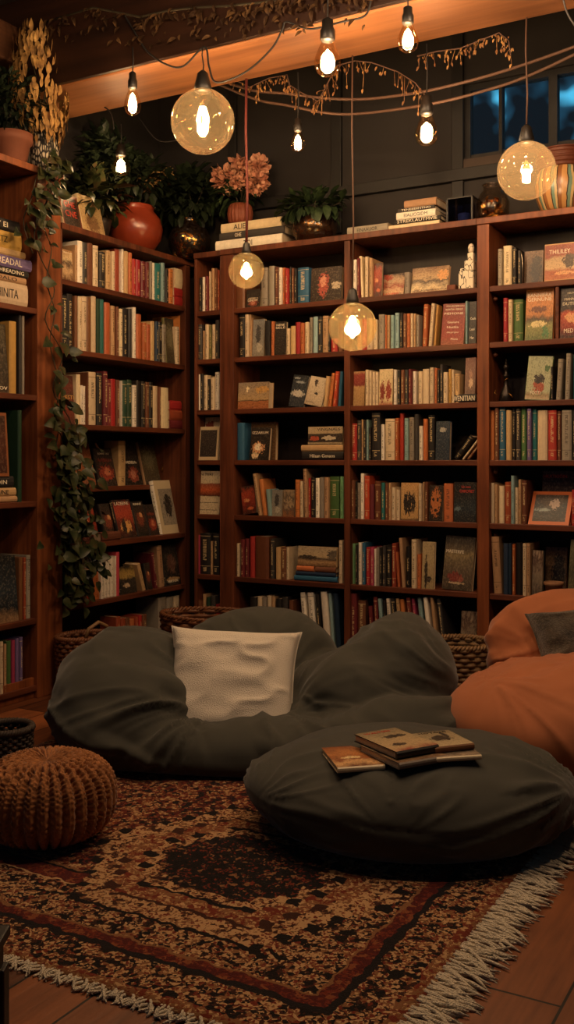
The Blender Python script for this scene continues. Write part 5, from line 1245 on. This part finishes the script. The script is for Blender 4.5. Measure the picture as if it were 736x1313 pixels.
def stripe_mat():
    nt = NT('striped_glaze'); co = nt.coord('Object'); s = nt.sep(co); a = nt.math('ARCTAN2', s[1], s[0]); n = nt.noise(co, 12, 3)
    f = nt.math('FRACT', nt.math('ADD', nt.math('MULTIPLY', a, 1.6), nt.math('MULTIPLY', n, .35)))
    col = nt.ramp(f, [(0, lin('b98a55')), (.3, lin('2b2420')), (.36, lin('6f8a7a')), (.55, lin('c4a878')), (.7, lin('2b2420')), (.76, lin('8a5a34'))], 'CONSTANT'); nt.bsdf(col, .3, spec=.6); return nt.m
mb = MB(); mb.lathe([(.07, 0), (.10, .02), (.122, .08), (.125, .14), (.115, .19), (.10, .215)], 48); mb.obj('body', stripe_mat(), t, smooth=True)
mb = MB(); pr = []
for k in range(41):
    tt = k/40; pr.append((.108+.014*math.sin(tt*math.pi)+.003*math.sin(tt*math.pi*10), .205+tt*.09))
mb.lathe(pr+[(.095, .29), (.095, .22)], 48); mb.obj('rim', plain('woven_rim', lin('5a2c1a'), .5, scale=60, bump=.5), t, smooth=True)
# ---- standing books on the left bookcase top
def stand(x0, x1, y0, key, code, lab, titles=(), d=.05, tilt=14, t=.025):
    a, b = on_u(x0, 290, UF-d), on_u(x1, 290, UF-d); Wd = b.y-a.y; Z = -a.x*RY+(a.y+b.y)/2*RX
    zt = on_u((x0+x1)/2, y0, UF-d).z; H = max(.1, zt-TOPZ); o = make_book('book', t, Wd, H, 'f', code, (UF-d, (a.y+b.y)/2, TOPZ+.001), (0, 0, 0), ARTS[key][0])
    o.rotation_euler = (Matrix.Rotation(math.pi/2, 3, 'Z') @ Matrix.Rotation(-math.radians(tilt), 3, 'X')).to_euler()
    for s, cx, cz, w, h, m in titles: lettering(s, Wd*w, H*h, m, o, ((cx-.5)*Wd, -.0005, cz*H))
    return tag(o, lab, 'book', 'books standing on top of the left bookcase')
stand(83, 107, 247, 'ghe', 'cr', 'dark cover reading GHE CNE standing on top of left bookcase', [('GHE', .5, .72, .6, .18, INK_R), ('CNE', .5, .45, .6, .18, INK_R)])
stand(108, 136, 249, 'creamcover', 'cr', 'thick cream book standing beside the terracotta pot on left bookcase', t=.05)
q = topl(228, .03); o = make_book('book', .012, .10, .12, 'h', 'tn', q+Vector((0, 0, 0)), (0, 0, math.pi/2-.3)); tag(o, 'small thin tan book lying at right end of left bookcase top', 'book', 'books lying on top of the bookcases')
# ---- tall cabinet top: terracotta pot, bark-patterned vase, dark foliage
TZT = 2.456
def topt(x, y, d): p = on_u(x, y, UF-d); return Vector((p.x, p.y, TZT))
q = topt(14, 200, .15); t = thing('potted_plant', 'terracotta pot with dark small-leaved plant on top of tall cabinet', 'plant', q)
mb = MB(); mb.lathe([(.062, 0), (.068, .01), (.088, .12), (.098, .125), (.102, .165), (.09, .165), (.085, .12)], 36); mb.obj('pot', plain('old_terracotta', lin('7a4630'), .75, scale=12), t, smooth=True)
mb = MB(); mb.lathe([(.06, -.0), (.10, .004), (.105, .02), (.09, .012)], 30); mb.obj('saucer', plain('saucer_clay', lin('6a3c28'), .7), t, smooth=True)
foliage(t, (0, 0, .31), (.17, .20, .16), 620, .042, L_DGRN)
q = topt(57, 205, .09); t = thing('textured_vase', 'square black-and-white bark-textured vase holding dried leaves on tall cabinet', 'vase', q)
def bark():
    nt = NT('bark_relief'); co = nt.coord('Object'); v = nt.n('ShaderNodeTexVoronoi', feature='DISTANCE_TO_EDGE'); v.inputs['Scale'].default_value = 1; nt.l(nt.mapping(co, (75, 75, 32)), v.inputs['Vector'])
    col = nt.ramp(v.outputs['Distance'], [(.1, lin('1c1814')), (.28, lin('c8bca4'))]); nt.bsdf(col, .7, nt.bump(v.outputs['Distance'], .8, .006)); return nt.m
mb = MB(); mb.lathe([(.055, 0), (.062, .01), (.066, .10), (.064, .19), (.056, .196), (.054, .17)], 28); mb.obj('body', bark(), t, smooth=True)
ends = [(.05*math.cos(a), .08*math.sin(a)-.02, .5+.18*random.random()) for a in (0, 1.2, 2.4, 3.6, 4.8)]; stems(t, (0, 0, .12), ends)
mb = MB()
for k in range(620):
    z = random.uniform(.17, .66); rr = .05+.06*math.sin((z-.17)/.45*3.1); a = random.random()*6.28
    mb.leaf((rr*math.cos(a)+.02, rr*1.3*math.sin(a)-.04+(.30-z)*.12, z), Vector((math.cos(a)*.5, math.sin(a)*.5, random.choice((-1, -.6, .7)))), (math.cos(a), math.sin(a), 0), random.uniform(.028, .06), random.uniform(.012, .028), .4, .5)
mb.obj('dried_leaves', L_DRY, t, smooth=True)
# ---- trailing ivy down the broad upright
def vine():
    q = topt(70, 214, .06); t = thing('trailing_ivy', 'long trailing ivy hanging down the broad upright of the tall cabinet', 'plant', (q.x, q.y, 0))
    mb = MB(); mb.lathe([(.045, TZT), (.05, TZT+.07), (.043, TZT+.07), (.04, TZT+.05)], 20); mb.obj('pot', M_DPOT, t, smooth=True)
    org = Vector((q.x, q.y, 0)); lv = MB(); sm = MB()
    A_ = [(72, 205), (60, 215), (62, 240), (57, 290), (66, 320), (60, 360), (70, 400), (64, 440), (75, 490), (72, 540), (86, 580), (80, 620), (96, 660), (86, 700), (100, 740), (106, 768)]
    B_ = [(72, 205), (78, 222), (58, 262), (44, 300), (52, 330), (70, 372), (58, 410), (80, 455), (68, 500), (92, 545), (88, 600), (110, 640), (105, 690), (118, 725)]
    C_ = [(78, 540), (72, 580), (82, 640), (78, 690), (90, 760)]; D_ = [(72, 205), (50, 220), (40, 255), (30, 285), (42, 325)]
    for path, dense in ((A_, 1.), (B_, 1.), (C_, 1.2), (D_, .9)):
        P = []
        for i, (x, y) in enumerate(path):
            off = .02+.02*random.random() if y < 540 else .03+.06*random.random(); P.append(on_u(x, y, UF+off)-org)
        Q_ = []
        for i in range(len(P)-1):
            p0, p1, p2, p3 = P[max(i-1, 0)], P[i], P[i+1], P[min(i+2, len(P)-1)]
            for k in range(5): s = k/5; Q_.append(.5*((2*p1)+(p2-p0)*s+(2*p0-5*p1+4*p2-p3)*s*s+(3*p1-p0-3*p2+p3)*s**3))
        Q_.append(P[-1]); sm.tube(Q_, .0028, 5)
        for i, p in enumerate(Q_):
            ypx = path[min(i//5, len(path)-1)][1]; n = (5. if 550 < ypx < 735 else 1.8 if ypx > 480 else 1.3 if ypx < 300 else .55)*dense
            k = int(n)+(random.random() < n-int(n))
            for _ in range(k):
                sp = .055 if 550 < ypx < 735 else .03
                d = Vector((random.uniform(.1, 1), random.uniform(-1, 1), random.uniform(-1, .25))); l = random.uniform(.035, .078)
                lv.leaf(p+Vector((random.uniform(0, sp), random.gauss(0, sp), random.gauss(0, sp))), d, (1, 0, .3), l, l*.78, .3, .3, True)
    sm.obj('stems', M_STEM, t, smooth=True); lv.obj('leaves', L_IVY, t, smooth=True)
vine()
# ---- dried garland along the front of the beam, and copper fairy sprigs below the beam
mb = MB(); sm = MB()
pts = [on_v(x, y, 3.56) for x, y in ((60, 28), (120, 10), (180, 22), (215, 14), (250, 10), (290, 8), (330, 4), (370, -2), (420, -8), (480, -14))]
sm.tube(pts, .006, 6); root = thing('leaf_garland', 'dried leaf garland strung along the front of the beam at top left', 'garland')
for i in range(len(pts)-1):
    for k in range(34 if i != 3 else 20):
        p = pts[i].lerp(pts[i+1], random.random()); l = random.uniform(.02, .046)
        mb.leaf(p+Vector((0, -.03*random.random(), -random.random()*random.choice((.05, .14)))), Vector((random.uniform(-.6, .6), -.3-random.random()*.4, -random.random())), (0, -1, .2), l, l*.5, .4, .4)
sm.obj('stem', M_STEM, root, smooth=True); mb.obj('leaves', leafmat('brown_garland_leaf', ['2a1b10', '4a3420', '7a5a36'], .6), root, smooth=True)
def sprigs(pathpx, v, label, n=46, spread=.05):
    root = thing('fairy_light_garland', label, 'garland'); P = [on_v(x, y, v) for x, y in pathpx]; sm = MB(); sm.tube(P, .003, 6); sm.obj('wire', M_CORDT, root, smooth=True); mb = MB()
    for i in range(n):
        j = random.randrange(len(P)-1); p = P[j].lerp(P[j+1], random.random()); l = random.uniform(.009, .022)
        q = p+Vector((random.gauss(0, .012), -abs(random.gauss(0, .01)), -abs(random.gauss(0, spread)))); mb.leaf(q, Vector((random.uniform(-.5, .5), -.4, -1)), (0, -1, 0), l, l*.5, .4, .3)
        if (q-p).length > .03: mb.tube([p, q], .001, 4)
    mb.obj('leaves', L_COP, root, smooth=True)
sprigs([(370, 108), (385, 118), (408, 130), (432, 84), (455, 78), (476, 80), (510, 92), (532, 106), (545, 122)], 4.00, 'copper fairy-light garland with tiny leaves below beam at picture centre', 80)
sprigs([(535, 72), (560, 66), (590, 62), (620, 50), (640, 42), (652, 52), (655, 72)], 4.02, 'copper fairy-light garland with tiny leaves below beam, right of centre', 70, .03)
sprigs([(290, 96), (320, 112), (345, 100), (368, 96), (372, 112)], 4.01, 'copper fairy-light garland with tiny leaves beside the largest globe lamp', 50, .03)
# ================================================================== SHELF ORNAMENTS
def back_at(x, zb, d): p = on_v(x, HY, VF+d); return (p.x, VF+d, zb)
t = thing('white_statuette', 'black-and-white patterned stepped statuette at right end of middle bookcase\'s top shelf', 'ornament', back_at(600.5, ZS[0], .06))
def patt():
    nt = NT('black_white_glaze'); co = nt.coord('Object'); n = nt.noise(nt.mapping(co, (1, 1, .6)), 42, 1, .4); nt.bsdf(nt.ramp(nt.math('ABSOLUTE', nt.math('SUBTRACT', n, .5)), [(.015, lin('1c1a18')), (.03, lin('d8cdb8'))]), .4); return nt.m
BW = patt()
for nm, b in (('base_block', (-.038, .036, -.034, .034, 0, .088)), ('step_block', (-.012, .034, -.026, .026, .0885, .138)), ('column', (.0, .030, -.016, .016, .1385, .176)), ('side_block', (-.036, -.016, -.016, .016, .0885, .104))):
    mb = MB(); mb.box(*b); bevel(mb.obj(nm, BW, t), .005, 3)
mb = MB(); mb.lathe([(.010, 0), (.014, .008), (.015, .026), (.009, .04), (.001, .044)], 18); mb.obj('cap', BW, t, (.014, 0, .1765), smooth=True)
mb = MB(); mb.box(-.022, .022, -.03, .03, 0, .026); o = bevel(mb.obj('wooden_block', W_CASE, None, back_at(581, ZS[0], .05))); tag(o, 'small brown wooden block beside white statuette on middle bookcase\'s top shelf', 'block')
t = thing('candle_holder', 'dark twisted metal candle holder, left on third shelf of right bookcase', 'candle holder', back_at(649, ZS[2], .07))
M_IRON = plain('dark_iron', lin('2a2422'), .35, metal=.7); mb = MB(); mb.lathe([(.03, 0), (.034, .006), (.03, .035), (.022, .06), (.012, .075), (.009, .11), (.016, .118), (.016, .126), (.009, .132), (.008, .15), (.014, .156), (.014, .17), (.006, .176), (.004, .20), (.001, .203)], 24); mb.obj('holder', M_IRON, t, smooth=True)
mb = MB(); mb.tube([(.012*math.cos(k*.5), .012*math.sin(k*.5), .07+.0035*k) for k in range(13)], .003, 6); mb.obj('spiral_wire', M_BRASS, t, smooth=True)
mb = MB(); mb.tube([(-.02, -.03, .03), (-.045, -.035, .04), (-.04, -.03, .055)], .003, 6); mb.obj('arm', M_BRASS, t, smooth=True)
mb = MB(); mb.tube([(.02, -.025, .04), (.04, -.03, .02)], .004, 6); mb.obj('arm', M_BRASS, t, smooth=True)
t = thing('small_lamp', 'small brass ornamental lamp at right end of left bookcase display ledge', 'ornament', (UF-.16, on_u(214, HY, UF-.16).y, .963))
mb = MB(); mb.lathe([(.03, 0), (.032, .012), (.02, .02), (.012, .04), (.022, .055), (.028, .085), (.022, .115), (.012, .12), (.008, .145), (.001, .148)], 24); mb.obj('body', M_BRASS, t, smooth=True)
mb = MB(); mb.tube([(0, -.03, .06), (0, -.05, .08), (0, -.035, .105)], .004, 6); mb.obj('handle', M_BRASS, t, smooth=True)
t = thing('terracotta_cup', 'small plain terracotta cup on sixth shelf of right bookcase', 'cup', back_at(710, ZS[5], .05))
mb = MB(); mb.lathe([(.030, 0), (.040, .052), (.043, .054), (.044, .068), (.039, .068), (.036, .05), (.028, .006)], 28); cup = mb.obj('body', plain('cup_clay', lin('8a6244'), .8), t, smooth=True)
mb = MB(); mb.lathe([(.001, .05), (.036, .051)], 20); mb.obj('soil', M_SOIL, cup)
p0 = on_v(714, HY, VF+.01); mb = MB(); mb.box(-.008, .008, -.0, .2, 0, .235); o = bevel(mb.obj('divider_board', W_SHELF, None, (p0.x, VF+.012, ZS[1]))); tag(o, 'upright wooden divider board between two orange covers on right bookcase', 'divider')
t = thing('metal_bookend', 'curved dark metal bookend with bright rim, top shelf of right bookcase', 'bookend', back_at(669.2, ZS[0], .03))
mb = MB(); pts = [(-.004+0.0, 0, .15), (.0, 0, .13), (.004, 0, .09), (.0045, 0, .002)]; mb.tube(pts, .003, 6); mb.obj('rim', plain('bright_metal', lin('a09484'), .3, metal=1), t, smooth=True)
mb = MB(); mb.box(-.001, .001, .0, .12, .0, .12); mb.obj('plate', M_IRON, t)
# ================================================================== WICKER BASKETS
M_WICK = plain('wicker', lin('6a3f24'), .55, scale=40, var=.4); M_WICK2 = plain('pale_wicker', lin('7a5c3c'), .6, scale=40, var=.35)
def basket(name, label, loc, rot, a, b, h, mat, flare=1.12, rows=13, stakes=34, handle=False, rimw=.012):
    t = thing(name, label, 'basket', loc, (0, 0, rot)); n = stakes*4
    def ring(z, ph, amp): 
        k = 1+(flare-1)*z/h; return [((a*k+amp*math.cos(stakes/2*2*math.pi*q/n+ph))*math.cos(2*math.pi*q/n), (b*k+amp*math.cos(stakes/2*2*math.pi*q/n+ph))*math.sin(2*math.pi*q/n), z) for q in range(n)]
    w = MB()
    for r in range(rows): w.tube(ring(h*(r+.5)/rows, math.pi*(r % 2), .0055), h/rows*.47, 5, closed=True)
    w.obj('weave', mat, t, smooth=True)
    s = MB()
    for q in range(stakes): an = 2*math.pi*(q+.5)/stakes; s.tube([(a*math.cos(an), b*math.sin(an), .002), (a*flare*math.cos(an), b*flare*math.sin(an), h)], .004, 5)
    s.obj('stakes', mat, t, smooth=True)
    for ph in (0, math.pi):
        rm = MB(); N = 160; kk = 30
        rm.tube([((a*flare+rimw*.6*math.cos(kk*2*math.pi*q/N+ph))*math.cos(2*math.pi*q/N), (b*flare+rimw*.6*math.cos(kk*2*math.pi*q/N+ph))*math.sin(2*math.pi*q/N), h+rimw*.6*math.sin(kk*2*math.pi*q/N+ph)) for q in range(N)], rimw*.62, 6, closed=True); rm.obj('braided_rim', mat, t, smooth=True)
    bm = MB(); bm.lathe([(.001, .004), (1., .004)], 40); bm.v = [(x*a, y*b, z) for x, y, z in bm.v]; bm.obj('base', mat, t)
    if handle:
        hd = MB(); hd.tube([(-a*flare*.5, -b*flare*.86, h), (-a*.45, -b*flare*.95, h+.05), (0, -b*flare, h+.075), (a*.45, -b*flare*.95, h+.05), (a*flare*.5, -b*flare*.86, h)], .009, 8); hd.obj('handle', M_WICK2, t, smooth=True)
    return t
c = on_z(238, 866, .0); c = Vector((-2.80, 4.20, 0.001))
basket('wicker_basket', 'dark brown wicker basket behind the cream cushion at bookcase corner', c, 0, .24, .17, .325, M_WICK)
c = on_v(592, HY, 4.36); basket('wicker_basket', 'brown wicker basket between charcoal sofa and orange beanbag', (c.x, 4.34, .001), 0, .14, .14, .275, M_WICK2)
basket('wicker_basket', 'wicker basket with pale looped handle at left bookcase foot', (UF+.12, on_u(100, HY, UF+.12).y+.04, .001), 1.4, .12, .095, .27, M_WICK, handle=True)
# dark basket on the tall cabinet's lowest shelf side and the black side table at the lower left edge
c = w2(-.985, 3.52, .013); basket('wicker_basket', 'dark woven basket beside the knitted pouf, mostly cut off at left', c, .3, .085, .085, .15, plain('dark_wicker', lin('30231a'), .7, scale=40), 1.05)
X, Z = -.618, 1.70; t = thing('side_table', 'small black side table cut off at lower left corner', 'table', w2(X, Z, 0), (0, 0, YAW))
M_TBL = plain('black_wood', lin('15110f'), .5)
mb = MB(); mb.box(-.11, .11, -.15, .15, .226, .246); bevel(mb.obj('table_top', M_TBL, t), .004)
mb = MB(); mb.box(-.10, .10, -.14, .14, .18, .2255); bevel(mb.obj('apron', M_TBL, t), .003)
for sx in (-.09, .09):
    for sy in (-.13, .13): mb = MB(); mb.box(sx-.018, sx+.018, sy-.018, sy+.018, 0, .1795); bevel(mb.obj('leg', M_TBL, t), .003)
# ================================================================== DUSK OUTSIDE THE WINDOW
wd = bpy.data.worlds.new('dusk'); S.world = wd; wd.use_nodes = True; nt = wd.node_tree; nt.nodes.clear()
o_ = nt.nodes.new('ShaderNodeOutputWorld'); b_ = nt.nodes.new('ShaderNodeBackground'); r_ = nt.nodes.new('ShaderNodeValToRGB'); n_ = nt.nodes.new('ShaderNodeTexNoise'); g_ = nt.nodes.new('ShaderNodeTexCoord')
n_.inputs['Scale'].default_value = 26; n_.inputs['Detail'].default_value = 2
r_.color_ramp.elements[0].position = .47; r_.color_ramp.elements[0].color = lin('0c1014'); r_.color_ramp.elements[1].position = .66; r_.color_ramp.elements[1].color = lin('3f8fae')
e = r_.color_ramp.elements.new(.56); e.color = lin('16303f')
s_ = nt.nodes.new('ShaderNodeSeparateXYZ'); lt = nt.nodes.new('ShaderNodeMath'); lt.operation = 'LESS_THAN'; lt.inputs[1].default_value = 0.; m_ = nt.nodes.new('ShaderNodeMix'); m_.data_type = 'RGBA'; m_.inputs[7].default_value = (.022, .036, .052, 1)  # flat blue half behind the camera, there to feed the added fill window
nt.links.new(g_.outputs['Generated'], s_.inputs[0]); nt.links.new(s_.outputs[1], lt.inputs[0]); nt.links.new(lt.outputs[0], m_.inputs[0]); nt.links.new(r_.outputs[0], m_.inputs[6]); nt.links.new(m_.outputs[2], b_.inputs[0])
nt.links.new(g_.outputs['Generated'], n_.inputs['Vector']); nt.links.new(n_.outputs[0], r_.inputs[0]); nt.links.new(b_.outputs[0], o_.inputs[0]); b_.inputs[1].default_value = 1.
# ---- past 300 books: the smallest ones in the picture become one object
def px_area(o):
    d = o.dimensions; M = o.matrix_world; c = M @ Vector(((o.bound_box[0][0]+o.bound_box[6][0])/2, (o.bound_box[0][1]+o.bound_box[6][1])/2, (o.bound_box[0][2]+o.bound_box[6][2])/2))
    P = []
    for b in o.bound_box:
        q = M @ Vector(b); Z = -q.x*RY+q.y*RX; X = q.x*RX+q.y*RY; P.append((min(max(CX+X/Z*FPX, 0), 736), min(max(HY-(q.z-EYE)/Z*FPX, 0), 1313)))
    fr = [P[0], P[1], P[4], P[5]]; w = max(a[0] for a in fr)-min(a[0] for a in fr); h = max(a[1] for a in fr)-min(a[1] for a in fr)
    return w*h*(.35 if c.z < .42 and c.y > 3.5 else 1.)
bpy.context.view_layer.update()
books = [o for o in S.objects if o.name.split('.')[0] == 'book' and o.parent is None]
lettered = {q[4] for q in TEXTQ}
books.sort(key=lambda o: -px_area(o)-(1e6 if o in lettered else 0))
rest = books[300:]; vs, fs, mi, uvs, mats = [], [], [], [], []
for o in rest:
    for ob in [o]+list(o.children):
        b = len(vs); me = ob.data; Mw = ob.matrix_world; vs += [tuple(Mw @ v.co) for v in me.vertices]; uvl = me.uv_layers.active
        for pl in me.polygons:
            fs.append(tuple(i+b for i in pl.vertices)); m = me.materials[pl.material_index]
            if m not in mats: mats.append(m)
            mi.append(mats.index(m)); uvs.append([tuple(uvl.data[k].uv) for k in pl.loop_indices] if uvl else [(-5, -5)]*len(pl.vertices))
for o in rest:
    for ch in list(o.children): bpy.data.objects.remove(ch)
    bpy.data.objects.remove(o)
if rest: tag(mesh_obj('small_books', vs, fs, mats, None, (0, 0, 0), (0, 0, 0), False, mi, uvs), 'slimmest and most hidden books filling the shelves between the labelled ones', 'books', kind='stuff')
flush_text()
# ================================================================== CAMERA, RENDER LOOK
cam = bpy.data.cameras.new('camera'); co = link(bpy.data.objects.new('camera', cam)); S.camera = co
co.location = (0, 0, EYE); co.rotation_euler = (math.pi/2, 0, YAW)
cam.sensor_fit = 'VERTICAL'; cam.sensor_height = 36; cam.lens = FPX/1313*36; cam.shift_y = -(656.5-HY)/1313; cam.clip_start = .02
vs_ = S.view_settings; vs_.view_transform = 'Standard'; vs_.look = 'None'; vs_.gamma = 1; vs_.use_curve_mapping = False; vs_.exposure = EXPO
S.cycles.use_denoising = True
S.cycles.max_bounces = 8; S.cycles.transparent_max_bounces = 16; S.cycles.caustics_reflective = False; S.cycles.caustics_refractive = False
S.cycles.sample_clamp_indirect = 4

for o in S.objects:
    l = o.get('label')
    if l and len(l.split()) > 16:
        for a, b in (('upright book', 'book'), (' facing out', ''), (' from left', ''), ('middle bookcase\'s', 'middle case\'s'), (' leaning back', ''), (' with ', ' and '), (' and ', ' '), ('cream ', ''), ('cover ', ''), ('lying ', ''), ('upright ', '')):
            l = l.replace(a, b)
            if len(l.split()) <= 16: break
        o['label'] = l
        if len(l.split()) > 16: pass
